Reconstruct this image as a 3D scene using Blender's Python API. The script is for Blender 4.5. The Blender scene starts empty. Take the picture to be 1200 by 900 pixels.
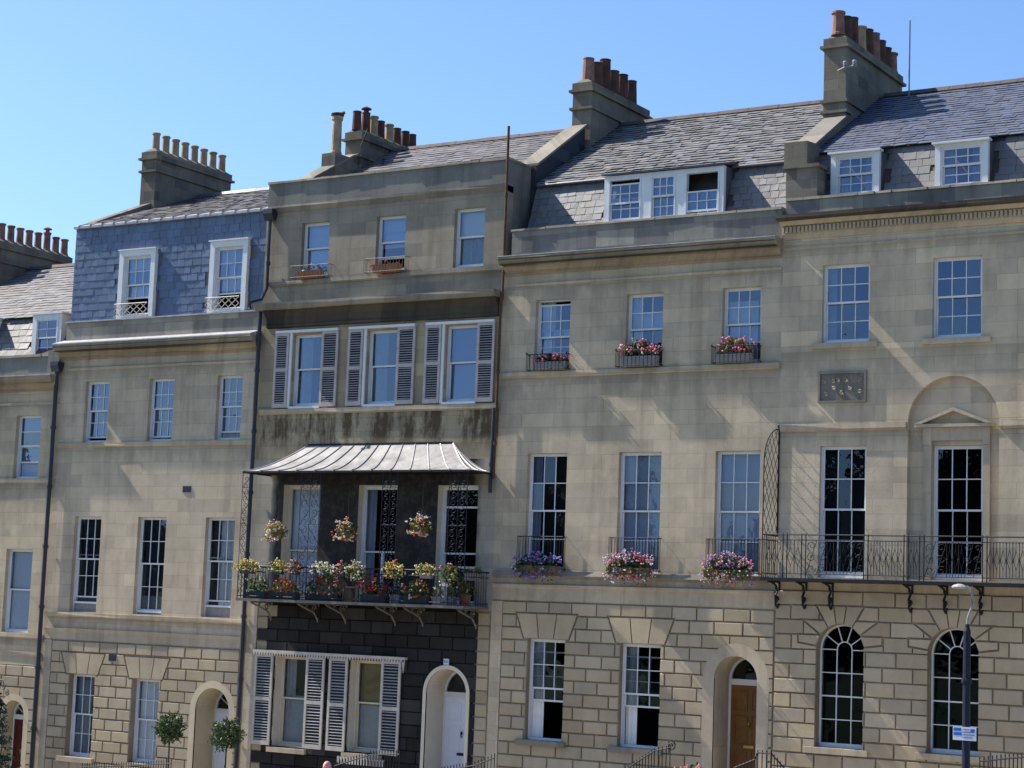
import bpy, bmesh, math, random
from math import sin, cos, pi, radians, sqrt, atan2, hypot
from mathutils import Vector, Matrix

R = random.Random(7)
scene = bpy.context.scene
COL = scene.collection

# ------------------------------------------------------------------ materials
def new_mat(name):
    m = bpy.data.materials.new(name); m.use_nodes = True
    nt = m.node_tree; nt.nodes.clear()
    out = nt.nodes.new('ShaderNodeOutputMaterial')
    b = nt.nodes.new('ShaderNodeBsdfPrincipled')
    nt.links.new(b.outputs[0], out.inputs[0])
    return m, nt, b, out

def N(nt, typ, **kw):
    n = nt.nodes.new(typ)
    for k, v in kw.items():
        if k.startswith('i_'):
            key = k[2:]
            key = int(key) if key.isdigit() else key
            n.inputs[key].default_value = v
        else:
            setattr(n, k, v)
    return n

def c4(c, k=1.0): return (c[0]*k, c[1]*k, c[2]*k, 1)

def mixc(nt, blend, fac, a, b):
    n = nt.nodes.new('ShaderNodeMix'); n.data_type = 'RGBA'; n.blend_type = blend
    for sock, val in ((n.inputs[0], fac), (n.inputs[6], a), (n.inputs[7], b)):
        if hasattr(val, 'is_output'): nt.links.new(val, sock)
        else: sock.default_value = val
    return n.outputs[2]

def mapr(nt, val, a, b, c, d):
    n = N(nt, 'ShaderNodeMapRange', i_1=a, i_2=b, i_3=c, i_4=d); n.clamp = True
    nt.links.new(val, n.inputs[0]); return n.outputs[0]

def math_(nt, op, a, b=None):
    n = nt.nodes.new('ShaderNodeMath'); n.operation = op
    for i, v in enumerate((a, b)):
        if v is None: continue
        if hasattr(v, 'is_output'): nt.links.new(v, n.inputs[i])
        else: n.inputs[i].default_value = v
    return n.outputs[0]

def uvz(nt, su=1.0, sv=1.0, ou=0, ov=0):
    """wall coordinates: u = x + y, v = z (object space)"""
    tc = nt.nodes.new('ShaderNodeTexCoord')
    sp = nt.nodes.new('ShaderNodeSeparateXYZ'); nt.links.new(tc.outputs['Object'], sp.inputs[0])
    u = math_(nt, 'ADD', sp.outputs[0], sp.outputs[1])
    u = math_(nt, 'MULTIPLY_ADD', u, su); u.node.inputs[2].default_value = ou
    v = math_(nt, 'MULTIPLY_ADD', sp.outputs[2], sv); v.node.inputs[2].default_value = ov
    cb = nt.nodes.new('ShaderNodeCombineXYZ')
    nt.links.new(u, cb.inputs[0]); nt.links.new(v, cb.inputs[1])
    return cb.outputs[0], tc, sp

def stone(name, col, var=.065, bw=.95, bh=.36, joint=.26, dirt=.75, streak=.55, attr=False, runs=None, ledge=(), ov=0.0, cool=.5, sootx=None, bump=.2):
    m, nt, b, out = new_mat(name)
    uv, tc, sp = uvz(nt, ov=ov)
    if attr:
        at = N(nt, 'ShaderNodeAttribute', attribute_name='Col')
        base = mixc(nt, 'MULTIPLY', 1.0, c4(col), at.outputs['Color'])
        bf = None
    else:
        br = N(nt, 'ShaderNodeTexBrick', offset=.5, offset_frequency=2, squash=1.0)
        nt.links.new(uv, br.inputs['Vector'])
        br.inputs['Color1'].default_value = (0, 0, 0, 1)
        br.inputs['Color2'].default_value = (1, 1, 1, 1)
        br.inputs['Mortar'].default_value = (.5, .5, .5, 1)
        br.inputs['Scale'].default_value = 1
        br.inputs['Mortar Size'].default_value = .007
        br.inputs['Mortar Smooth'].default_value = .4
        br.inputs['Brick Width'].default_value = bw
        br.inputs['Row Height'].default_value = bh
        bf = br.outputs['Fac']
        rp = nt.nodes.new('ShaderNodeValToRGB'); nt.links.new(br.outputs['Color'], rp.inputs[0]); e = rp.color_ramp.elements
        e[0].position = 0; e[0].color = (col[0]*(1-2.6*var), col[1]*(1-2.4*var), col[2]*(1-2.1*var), 1)
        e[1].position = 1; e[1].color = (col[0]*(1+2.2*var), col[1]*(1+2.0*var), col[2]*(1+1.5*var), 1)
        for ps, k, q in ((.12, 1-var, 1-.7*var), (.5, 1, 1), (.86, 1+var*.8, 1+.5*var)):
            el_ = rp.color_ramp.elements.new(ps); el_.color = (col[0]*k, col[1]*k, col[2]*q, 1)
        base = mixc(nt, 'MIX', bf, rp.outputs[0], c4(col, 1-joint))
    # big weather patches
    n1 = N(nt, 'ShaderNodeTexNoise', i_Scale=.55, i_Detail=7.0, i_Roughness=.62); nt.links.new(tc.outputs['Object'], n1.inputs['Vector'])
    f1 = mapr(nt, n1.outputs[0], .38, .68, 0, 1)
    base = mixc(nt, 'MULTIPLY', math_(nt, 'MULTIPLY', f1, dirt), base, (.56, .57, .57, 1))
    n2 = N(nt, 'ShaderNodeTexNoise', i_Scale=3.2, i_Detail=6.0, i_Roughness=.7); nt.links.new(tc.outputs['Object'], n2.inputs['Vector'])
    f2 = mapr(nt, n2.outputs[0], .3, .75, -.0, 1)
    base = mixc(nt, 'MULTIPLY', math_(nt, 'MULTIPLY', f2, .30), base, (.66, .62, .54, 1))
    # vertical rain streaks
    uv2, _, _ = uvz(nt, 2.6, .22)
    n3 = N(nt, 'ShaderNodeTexNoise', i_Scale=1.0, i_Detail=6.0, i_Roughness=.65); nt.links.new(uv2, n3.inputs['Vector'])
    f3 = mapr(nt, n3.outputs[0], .48, .74, 0, 1)
    base = mixc(nt, 'MULTIPLY', math_(nt, 'MULTIPLY', f3, streak), base, (.48, .46, .43, 1))
    # pale lime blooms
    n4 = N(nt, 'ShaderNodeTexNoise', i_Scale=1.1, i_Detail=5.0, i_Roughness=.6); n4.noise_dimensions = '4D'; n4.inputs['W'].default_value = 4.2
    nt.links.new(tc.outputs['Object'], n4.inputs['Vector'])
    f4 = mapr(nt, n4.outputs[0], .56, .72, 0, .35)
    base = mixc(nt, 'MIX', f4, base, c4((col[0]*1.25, col[1]*1.22, col[2]*1.2)))
    if runs:      # dark rusty runs below a sill: list of (z_top, z_bottom)
        for zt, zb in runs:
            uv5, _, _ = uvz(nt, 1.9, .30)
            n5 = N(nt, 'ShaderNodeTexNoise', i_Scale=1.0, i_Detail=5.0, i_Roughness=.75); nt.links.new(uv5, n5.inputs['Vector'])
            a = mapr(nt, math_(nt, 'ADD', n5.outputs[0], math_(nt, 'MULTIPLY', math_(nt, 'SUBTRACT', n2.outputs[0], .5), .35)), .43, .58, 0, 1)
            zz = mapr(nt, sp.outputs[2], zb, zt-.65, 0, 1)
            z2 = mapr(nt, sp.outputs[2], zt-.01, zt+.02, 1, 0)
            fac = math_(nt, 'MULTIPLY', math_(nt, 'MULTIPLY', a, zz), math_(nt, 'MULTIPLY', z2, .9))
            base = mixc(nt, 'MIX', fac, base, (.075, .050, .028, 1))
    for zt, ln in ledge:      # grey drip staining below ledges
        uv6, _, _ = uvz(nt, 2.4, .25, ou=zt*3.7)
        n6 = N(nt, 'ShaderNodeTexNoise', i_Scale=1.0, i_Detail=5.0, i_Roughness=.7); nt.links.new(uv6, n6.inputs['Vector'])
        reach = mapr(nt, n6.outputs[0], .35, .68, .1, 1.3)
        dz = math_(nt, 'DIVIDE', math_(nt, 'SUBTRACT', zt, sp.outputs[2]), reach)
        a = mapr(nt, dz, 0, ln, 1, 0); z2 = mapr(nt, sp.outputs[2], zt-.005, zt+.01, 1, 0)
        base = mixc(nt, 'MULTIPLY', math_(nt, 'MULTIPLY', math_(nt, 'MULTIPLY', a, z2), .42), base, (.42, .42, .42, 1))
    if sootx:     # soot between two x positions
        x0, x1 = sootx
        soot = mixc(nt, 'MIX', mapr(nt, n2.outputs[0], .45, .75, 0, 1), (.020, .019, .020, 1), (.075, .066, .055, 1))
        nz = N(nt, 'ShaderNodeTexNoise', i_Scale=1.6, i_Detail=5.0); nt.links.new(tc.outputs['Object'], nz.inputs['Vector'])
        xx = math_(nt, 'ADD', sp.outputs[0], math_(nt, 'MULTIPLY', nz.outputs[0], .5))
        a = mapr(nt, xx, x0+.15, x0+.4, 0, 1); c = mapr(nt, xx, x1+.1, x1+.35, 1, 0)
        base = mixc(nt, 'MIX', math_(nt, 'MULTIPLY', math_(nt, 'MULTIPLY', a, c), .97), base, soot)
    nt.links.new(base, b.inputs['Base Color'])
    b.inputs['Roughness'].default_value = .92
    b.inputs['Specular IOR Level'].default_value = .15
    nb = N(nt, 'ShaderNodeTexNoise', i_Scale=16.0, i_Detail=6.0, i_Roughness=.7); nt.links.new(tc.outputs['Object'], nb.inputs['Vector'])
    h = nb.outputs[0]
    if bf is not None:
        h = math_(nt, 'SUBTRACT', h, math_(nt, 'MULTIPLY', bf, 1.2))
    bp = N(nt, 'ShaderNodeBump', i_Strength=bump, i_Distance=.02); nt.links.new(h, bp.inputs['Height'])
    nt.links.new(bp.outputs[0], b.inputs['Normal'])
    return m

def plain(name, col, rough=.6, var=.15, scale=6.0, metal=0.0, spec=.3, bump=.0, second=None):
    m, nt, b, out = new_mat(name)
    tc = nt.nodes.new('ShaderNodeTexCoord')
    n = N(nt, 'ShaderNodeTexNoise', i_Scale=scale, i_Detail=5.0, i_Roughness=.65); nt.links.new(tc.outputs['Object'], n.inputs['Vector'])
    f = mapr(nt, n.outputs[0], .3, .7, 0, 1)
    a = c4(col, 1-var) if second is None else c4(second)
    nt.links.new(mixc(nt, 'MIX', f, a, c4(col, 1+var*.6)), b.inputs['Base Color'])
    b.inputs['Roughness'].default_value = rough; b.inputs['Metallic'].default_value = metal
    b.inputs['Specular IOR Level'].default_value = spec
    if bump:
        bp = N(nt, 'ShaderNodeBump', i_Strength=bump, i_Distance=.02); nt.links.new(n.outputs[0], bp.inputs['Height'])
        nt.links.new(bp.outputs[0], b.inputs['Normal'])
    return m

def slate_mat(name, col, rough=.55, tint=(1, 1, 1)):
    m, nt, b, out = new_mat(name)
    at = N(nt, 'ShaderNodeAttribute', attribute_name='Col')
    tc = nt.nodes.new('ShaderNodeTexCoord')
    n = N(nt, 'ShaderNodeTexNoise', i_Scale=1.3, i_Detail=7.0, i_Roughness=.7); nt.links.new(tc.outputs['Object'], n.inputs['Vector'])
    base = mixc(nt, 'MULTIPLY', 1.0, c4(col), at.outputs['Color'])
    base = mixc(nt, 'MULTIPLY', mapr(nt, n.outputs[0], .4, .7, 0, .32), base, (.66, .64, .56, 1))
    n2 = N(nt, 'ShaderNodeTexNoise', i_Scale=22.0, i_Detail=4.0); nt.links.new(tc.outputs['Object'], n2.inputs['Vector'])
    base = mixc(nt, 'MIX', mapr(nt, n2.outputs[0], .6, .75, 0, .35), base, (.2, .19, .15, 1))
    nt.links.new(base, b.inputs['Base Color'])
    b.inputs['Roughness'].default_value = rough; b.inputs['Specular IOR Level'].default_value = .35
    bp = N(nt, 'ShaderNodeBump', i_Strength=.25, i_Distance=.01); nt.links.new(n2.outputs[0], bp.inputs['Height'])
    nt.links.new(bp.outputs[0], b.inputs['Normal'])
    return m

def glass_mat(name, strength=1.6, base=.02, tint=(.86, .9, .92), refl=(1, 1, 1)):
    m, nt, b, out = new_mat(name)
    nt.nodes.remove(b)
    tr = N(nt, 'ShaderNodeBsdfTransparent'); tr.inputs[0].default_value = c4(tint)
    gl = N(nt, 'ShaderNodeBsdfGlossy'); gl.inputs['Roughness'].default_value = .015; gl.inputs[0].default_value = c4(refl)
    tc = nt.nodes.new('ShaderNodeTexCoord')
    n = N(nt, 'ShaderNodeTexNoise', i_Scale=2.2, i_Detail=2.0); nt.links.new(tc.outputs['Object'], n.inputs['Vector'])
    bp = N(nt, 'ShaderNodeBump', i_Strength=.12, i_Distance=.03); nt.links.new(n.outputs[0], bp.inputs['Height'])
    nt.links.new(bp.outputs[0], gl.inputs['Normal'])
    fr = N(nt, 'ShaderNodeFresnel', i_IOR=1.5)
    f = math_(nt, 'MULTIPLY_ADD', fr.outputs[0], strength); f.node.inputs[2].default_value = base; f.node.use_clamp = True
    mx = nt.nodes.new('ShaderNodeMixShader')
    nt.links.new(f, mx.inputs[0]); nt.links.new(tr.outputs[0], mx.inputs[1]); nt.links.new(gl.outputs[0], mx.inputs[2])
    nt.links.new(mx.outputs[0], out.inputs[0])
    return m

def leaf_mat(name, c1, c2, trans=.25):
    m, nt, b, out = new_mat(name)
    at = N(nt, 'ShaderNodeAttribute', attribute_name='Col')
    sp = nt.nodes.new('ShaderNodeSeparateColor'); nt.links.new(at.outputs['Color'], sp.inputs[0])
    base = mixc(nt, 'MIX', sp.outputs[0], c4(c1), c4(c2))
    nt.links.new(base, b.inputs['Base Color']); b.inputs['Roughness'].default_value = .5
    b.inputs['Specular IOR Level'].default_value = .35
    td = N(nt, 'ShaderNodeBsdfTranslucent'); nt.links.new(base, td.inputs[0])
    mx = N(nt, 'ShaderNodeMixShader', i_0=trans)
    nt.links.new(b.outputs[0], mx.inputs[1]); nt.links.new(td.outputs[0], mx.inputs[2]); nt.links.new(mx.outputs[0], out.inputs[0])
    return m

BATH = (.54, .45, .328)
M = {}
M['stone'] = stone('bath_stone', BATH, ledge=[(5.96, .8), (8.35, .6), (.88, .3)])
M['stone_h1'] = stone('bath_stone_warm', (.53, .443, .315), ov=.1, ledge=[(3.3, .6), (5.69, .4), (-1.34, .3)])
M['stone_h2'] = stone('bath_stone_grey', (.54, .45, .332), dirt=.55, ov=.05, ledge=[(4.36, .7), (-.64, .35), (6.68, .5)])
M['stone_h5'] = stone('bath_stone_patched', (.55, .455, .332), dirt=.5, var=.10, streak=.45, ledge=[(6.34, .8), (4.44, .6), (8.81, .5)])
M['stone_h3'] = stone('bath_stone_weathered', (.33, .285, .222), dirt=.7, streak=.6, var=.08, joint=.2)
M['stone_h3_runs'] = stone('bath_stone_rusty_runs', (.40, .325, .22), dirt=.5, streak=.5, var=.1, joint=.3, runs=[(5.22, 4.0)])
M['stone_h3_soot'] = stone('sooty_bath_stone', (.40, .36, .29), dirt=.5, streak=.5, sootx=(-33.62, -26.85))
M['block'] = stone('rusticated_block', (.435, .358, .250), attr=True, dirt=.45, streak=.2)
M['block_grey'] = stone('rusticated_block_grey', (.40, .33, .23), attr=True, dirt=.5, streak=.25)
M['block_soot'] = stone('sooty_block', (.027, .0255, .027), attr=True, dirt=.6, streak=.6)
M['joint'] = stone('block_joint', (.32, .265, .19), joint=.1, var=.05)
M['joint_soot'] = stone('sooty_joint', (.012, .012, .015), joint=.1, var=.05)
M['trim'] = stone('moulded_stone', (.49, .41, .30), var=.06, bw=1.1, bh=3.0, joint=.25, dirt=.55, streak=.6)
M['cornice'] = stone('weathered_cornice_stone', (.37, .30, .205), var=.08, bw=1.1, bh=3.0, joint=.3, dirt=.8, streak=.8)
M['drip'] = stone('black_drip_edge', (.07, .062, .052), var=.2, bw=1.1, bh=3.0, joint=.2, dirt=.4, streak=.4)  # near-black strip painted for the shadow lines under a cornice
M['trim_dark'] = stone('black_crusted_stone', (.072, .062, .052), var=.3, bw=1.1, bh=3.0, joint=.2, dirt=.5, streak=.7)
M['trim_mid'] = stone('grey_crusted_stone', (.27, .245, .205), var=.1, bw=1.1, bh=3.0, joint=.25, dirt=.7, streak=.7)
M['parapet'] = stone('parapet_stone', (.35, .305, .245), var=.16, bw=1.1, bh=.42, joint=.4, dirt=.7, streak=.7)
M['party_dark'] = stone('dark_party_wall', (.060, .066, .085), var=.2, dirt=.6)  # shade on this party wall is put into its colour
M['parapet_dark'] = stone('dark_parapet_stone', (.235, .222, .2), var=.22, bw=1.1, bh=.42, joint=.3, dirt=.8, streak=.8)
M['parapet_grey'] = stone('grey_rendered_parapet', (.235, .225, .205), var=.1, bw=1.5, bh=.9, joint=.2, dirt=.8, streak=.7)
M['chimney'] = stone('chimney_stone', (.215, .188, .152), var=.14, bw=.7, bh=.3, joint=.2, dirt=.8, streak=.6)
M['jamb'] = stone('painted_door_jamb', (.58, .49, .34), var=.04, bw=2, bh=2, joint=.05, dirt=.3, streak=.2)
M['lead'] = plain('lead_flashing', (.36, .36, .38), .5, .35, 5, 0, .5, .2)
M['lead_dark'] = plain('dark_lead', (.09, .095, .12), .45, .3, 3, 0, .5, .2)
M['slate_brown'] = slate_mat('brown_grey_slate', (.162, .156, .158))
M['slate_mauve'] = slate_mat('mauve_slate', (.145, .132, .130))
M['slate_blue'] = slate_mat('blue_slate', (.086, .098, .138))
M['slate_hung'] = slate_mat('slate_hanging', (.088, .124, .205), .42)
M['slate_mansard'] = slate_mat('pale_grey_slate', (.15, .145, .15))
M['ridge'] = plain('ridge_tile', (.085, .065, .062), .8, .3, 4)
M['white'] = plain('white_gloss_paint', (.66, .67, .68), .4, .08, 3)
M['cream_paint'] = plain('cream_paint', (.60, .53, .42), .5, .08, 3)
M['glass'] = glass_mat('window_glass', 1.5, .01, (.93,.95,.97), (.7, .82, 1.0))
M['glass_sky'] = glass_mat('old_crown_glass', 2.4, .05, (.72, .76, .82), (.60, .73, .98))
M['glass_dim'] = glass_mat('plain_glass', 1.5, .012, (.7,.74,.78), (.7, .8, 1.0))
M['glass_dark'] = glass_mat('dark_glass', .8, 0.0, (.6,.64,.68), (.7, .8, 1.0))
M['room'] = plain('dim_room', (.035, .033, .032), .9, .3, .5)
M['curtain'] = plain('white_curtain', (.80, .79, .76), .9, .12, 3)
M['dusk'] = plain('dim_depth', (.085, .085, .09), .9, .35, 1.3)  # room dimness painted as a grey sheet behind the glass
M['gloom'] = plain('gloom_depth', (.03, .031, .034), .9, .35, 1.3)  # darker sheet, painted to stand for unlit room depth
M['net'] = plain('net_curtain', (.42, .43, .44), .9, .12, 8)
M['blind'] = plain('roller_blind', (.82, .84, .86), .8, .05, 1)
M['blind_blue'] = plain('blue_grey_blind', (.40, .45, .55), .8, .05, 1)
M['blind_gold'] = plain('ochre_blind', (.30, .23, .08), .8, .1, 2)
M['iron'] = plain('black_iron', (.014, .014, .018), .6, .3, 12, 0, .25)
M['iron_blue'] = plain('blue_black_iron', (.014, .017, .034), .6, .3, 12, 0, .2)
M['iron_grey'] = plain('weathered_iron', (.16, .14, .12), .6, .4, 8)
M['rust'] = plain('rusty_iron', (.085, .045, .03), .8, .4, 5)
M['pipe'] = plain('pipe_paint', (.022, .022, .036), .45, .3, 4, 0, .5)
M['shutter'] = plain('faded_shutter_paint', (.43, .38, .36), .6, .22, 5)
M['shutter_lo'] = plain('cream_shutter_paint', (.47, .43, .38), .6, .18, 5)
M['door_white'] = plain('white_door_paint', (.72, .76, .86), .4, .04, 2)
M['door_brown'] = plain('varnished_oak', (.19, .085, .022), .45, .25, 3)
M['door_red'] = plain('dark_red_door_paint', (.085, .017, .012), .4, .15, 3)
M['brass'] = plain('brass', (.55, .40, .12), .35, .1, 8, 1.0)
M['zinc'] = plain('grey_metal', (.25, .25, .27), .5, .1, 6, .3)
M['canopy'] = plain('zinc_canopy', (.29, .275, .27), .65, .4, 2.6, 0, .3, .2, second=(.12, .113, .11))
M['pot_cream'] = plain('cream_clay', (.40, .29, .18), .85, .2, 3.5, second=(.22, .16, .10))
M['pot_red'] = plain('red_clay', (.115, .052, .038), .9, .35, 3.0, second=(.04, .026, .022))
M['pot_pink'] = plain('pink_clay', (.27, .15, .11), .85, .35, 5, second=(.15, .07, .06))
M['terracotta'] = plain('terracotta', (.34, .13, .06), .8, .2, 8)
M['planter_green'] = plain('green_planter', (.02, .045, .04), .5, .2, 8)
M['planter_white'] = plain('white_planter', (.6, .6, .6), .6, .1, 8)
M['planter_grey'] = plain('grey_planter', (.25, .24, .24), .7, .2, 8)
M['planter_stone'] = plain('stone_planter', (.2, .19, .18), .8, .2, 8)
M['planter_wood'] = plain('wooden_planter', (.14, .09, .05), .8, .3, 10)
M['leaf'] = leaf_mat('leaf_green', (.025, .055, .012), (.085, .15, .03))
M['leaf_yellow'] = leaf_mat('leaf_yellow_green', (.08, .10, .015), (.26, .28, .05))
M['leaf_dark'] = leaf_mat('leaf_dark', (.012, .028, .008), (.06, .11, .035))
M['leaf_far'] = leaf_mat('leaf_far', (.006, .012, .005), (.022, .038, .014), .1)
M['leaf_fir'] = leaf_mat('leaf_fir', (.006, .026, .020), (.02, .060, .042))
M['bark'] = plain('bark', (.07, .05, .035), .9, .4, 10)
def petal(n, c): M[n] = plain('petal_'+n, tuple(.8*q for q in c), .6, .18, 20, 0, .2)
petal('pink', (.95, .25, .34)); petal('red', (.62, .03, .03)); petal('whitep', (.82, .80, .78)); petal('yellow', (.70, .50, .10))
petal('cream', (.78, .70, .40)); petal('purple', (.20, .13, .50)); petal('lilac', (.50, .38, .62)); petal('orange', (.62, .16, .03)); petal('salmon', (.75, .32, .22)); petal('blue', (.30, .38, .70))
M['skin'] = plain('skin', (.55, .29, .22), .5, .08, 10)
M['cloth_blue'] = plain('navy_jacket', (.03, .04, .08), .9, .2, 10)
M['cloth_grey'] = plain('grey_trousers', (.08, .08, .08), .9, .2, 10)
M['shoe'] = plain('shoe', (.02, .018, .016), .5, .2, 10)
M['hair'] = plain('grey_hair', (.25, .22, .2), .8, .2, 40)
M['sign_white'] = plain('sign_face', (.52, .58, .68), .4, .04, 4)  # white face with the blue tint of shade put into its colour
M['sign_blue'] = plain('sign_blue_panel', (.02, .12, .45), .4, .05, 4)
M['sign_ink'] = plain('sign_ink', (.05, .10, .25), .4, .05, 4)
M['asphalt'] = plain('asphalt', (.23, .22, .205), .9, .25, 2, 0, .2, .2)
M['paving'] = stone('paving_slab', (.42, .385, .33), var=.1, bw=.9, bh=.6)
M['grass_ground'] = plain('lawn', (.05, .07, .025), .9, .3, 1.5)

# ------------------------------------------------------------------ mesh builder
class MB:
    def __init__(s): s.v = []; s.f = []; s.m = []; s.c = []; s.col = 1.0
    def face(s, pts, m=0, c=None):
        i = len(s.v); s.v.extend([tuple(p) for p in pts]); s.f.append(tuple(range(i, i+len(pts)))); s.m.append(m); s.c.append(s.col if c is None else c)
    def mesh(s, vs, fs, m=0, c=None):
        i = len(s.v); s.v.extend([tuple(p) for p in vs])
        for f in fs: s.f.append(tuple(i+k for k in f)); s.m.append(m); s.c.append(s.col if c is None else c)
    def box(s, x0, x1, y0, y1, z0, z1, m=0, c=None):
        vs = [(x0,y0,z0),(x1,y0,z0),(x1,y1,z0),(x0,y1,z0),(x0,y0,z1),(x1,y0,z1),(x1,y1,z1),(x0,y1,z1)]
        s.mesh(vs, [(0,3,2,1),(4,5,6,7),(0,1,5,4),(1,2,6,5),(2,3,7,6),(3,0,4,7)], m, c)
    def prism_y(s, poly, y0, y1, m=0, c=None, back=True):
        n = len(poly)
        vs = [(x, y0, z) for x, z in poly] + [(x, y1, z) for x, z in poly]
        fs = [tuple(range(n))] + [(i, i+n, (i+1) % n + n, (i+1) % n) for i in range(n)]
        if back: fs.append(tuple(range(2*n-1, n-1, -1)))
        s.mesh(vs, fs, m, c)
    def prism_x(s, poly, x0, x1, m=0, c=None):
        n = len(poly)
        vs = [(x0, y, z) for y, z in poly] + [(x1, y, z) for y, z in poly]
        fs = [tuple(range(n)), tuple(range(2*n-1, n-1, -1))] + [(i, (i+1) % n, (i+1) % n + n, i+n) for i in range(n)]
        s.mesh(vs, fs, m, c)
    def prism_z(s, poly, z0, z1, m=0, c=None):
        n = len(poly)
        vs = [(x, y, z0) for x, y in poly] + [(x, y, z1) for x, y in poly]
        fs = [tuple(range(n-1, -1, -1)), tuple(range(n, 2*n))] + [(i, (i+1) % n, (i+1) % n + n, i+n) for i in range(n)]
        s.mesh(vs, fs, m, c)
    def tube(s, pts, r, n=5, m=0, c=None, r1=None):
        pts = [Vector(p) for p in pts]; k = len(pts)
        if k < 2: return
        rings = []
        up = Vector((0, 0, 1))
        for i, p in enumerate(pts):
            t = (pts[min(i+1, k-1)] - pts[max(i-1, 0)]).normalized()
            a = t.cross(up)
            if a.length < .05: a = t.cross(Vector((0, 1, 0)))
            a.normalize(); b = a.cross(t)
            rr = r if r1 is None else r + (r1-r)*i/(k-1)
            rings.append([p + a*(rr*cos(2*pi*j/n)) + b*(rr*sin(2*pi*j/n)) for j in range(n)])
        vs = [v for rg in rings for v in rg]; fs = []
        for i in range(k-1):
            for j in range(n):
                fs.append((i*n+j, i*n+(j+1) % n, (i+1)*n+(j+1) % n, (i+1)*n+j))
        fs.append(tuple(range(n-1, -1, -1))); fs.append(tuple(range((k-1)*n, k*n)))
        s.mesh(vs, fs, m, c)
    def bar(s, a, b, w, d=None, m=0):
        s.tube([a, b], w*.71, 4, m)
    def lathe(s, cx, cy, prof, n=12, m=0, c=None, sx=1, sy=1):
        k = len(prof)
        vs = [(cx + r*sx*cos(2*pi*j/n), cy + r*sy*sin(2*pi*j/n), z) for r, z in prof for j in range(n)]
        fs = [(i*n+j, i*n+(j+1) % n, (i+1)*n+(j+1) % n, (i+1)*n+j) for i in range(k-1) for j in range(n)]
        fs.append(tuple(range(n-1, -1, -1))); fs.append(tuple(range((k-1)*n, k*n)))
        s.mesh(vs, fs, m, c)
    def ball(s, p, r, m=0, c=None, n=8, k=5, sx=1, sy=1, sz=1):
        prof = [(r*sin(pi*i/k), -r*cos(pi*i/k)) for i in range(k+1)]
        vs = [(p[0]+q*sx*cos(2*pi*j/n), p[1]+q*sy*sin(2*pi*j/n), p[2]+z*sz) for q, z in prof for j in range(n)]
        fs = [(i*n+j, i*n+(j+1) % n, (i+1)*n+(j+1) % n, (i+1)*n+j) for i in range(k) for j in range(n)]
        s.mesh(vs, fs, m, c)
    def octa(s, p, r, m=0, c=None):
        x, y, z = p; a = R.random()*pi; ca, sa = cos(a)*r, sin(a)*r
        vs = [(x+ca, y+sa, z), (x-sa, y+ca, z), (x-ca, y-sa, z), (x+sa, y-ca, z), (x, y, z+r*.8), (x, y, z-r*.8)]
        s.mesh(vs, [(0,1,4),(1,2,4),(2,3,4),(3,0,4),(1,0,5),(2,1,5),(3,2,5),(0,3,5)], m, c)
    def leaf(s, p, r, m=0, c=None, asp=.55, droop=0):
        d = Vector((R.gauss(0, 1), R.gauss(0, 1), R.gauss(0, 1)-droop)).normalized()
        e = d.cross(Vector((R.gauss(0, 1), R.gauss(0, 1), R.gauss(0, 1)))).normalized()*r*asp
        d = d*r; p = Vector(p)
        s.face([p-d, p+e, p+d, p-e], m, R.random() if c is None else c)
    def build(s, name, mats, parent=None, smooth=False, **props):
        me = bpy.data.meshes.new(name); me.from_pydata(s.v, [], s.f)
        if not isinstance(mats, (list, tuple)): mats = [mats]
        for m in mats: me.materials.append(M[m] if isinstance(m, str) else m)
        me.polygons.foreach_set('material_index', s.m)
        if any(c != 1.0 for c in s.c):
            at = me.attributes.new('Col', 'FLOAT_COLOR', 'CORNER')
            data = []
            for f, c in zip(s.f, s.c):
                q = (c, c, c, 1.0) if not isinstance(c, tuple) else (c[0], c[1], c[2], 1.0)
                data.extend(q*len(f))
            at.data.foreach_set('color', data)
        else:
            at = me.attributes.new('Col', 'FLOAT_COLOR', 'CORNER')
            at.data.foreach_set('color', [1.0]*(4*len(me.loops)))
        if smooth: me.polygons.foreach_set('use_smooth', [True]*len(me.polygons))
        me.update()
        o = bpy.data.objects.new(name, me); COL.objects.link(o)
        if parent is not None:
            o.parent = parent
            w = Vector((0, 0, 0)); q = parent
            while q is not None: w = w + q.location; q = q.parent
            o.location = -w
        for k, v in props.items(): o[k] = v
        return o

def thing(name, label, cat, loc, group=None):
    o = bpy.data.objects.new(name, None); COL.objects.link(o)
    o.location = loc; o.empty_display_size = .3
    o['label'] = label; o['category'] = cat
    if group: o['group'] = group
    return o

# ------------------------------------------------------------------ wall helpers
class Op:
    def __init__(s, x0, x1, z0, z1, arch=False, depth=.2):
        s.x0, s.x1, s.z0, s.z1, s.arch, s.depth = x0, x1, z0, z1, arch, depth; s.bare = depth >= .38
        s.r = (x1-x0)/2; s.cx = (x0+x1)/2; s.sp = z1-s.r if arch else z1
    def outline(s, n=20):
        if not s.arch: return [(s.x0, s.z0), (s.x1, s.z0), (s.x1, s.z1), (s.x0, s.z1)]
        p = [(s.x0, s.z0), (s.x1, s.z0)]
        p += [(s.cx + s.r*cos(pi*i/n), s.sp + s.r*sin(pi*i/n)) for i in range(n+1)]
        return p

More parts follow.
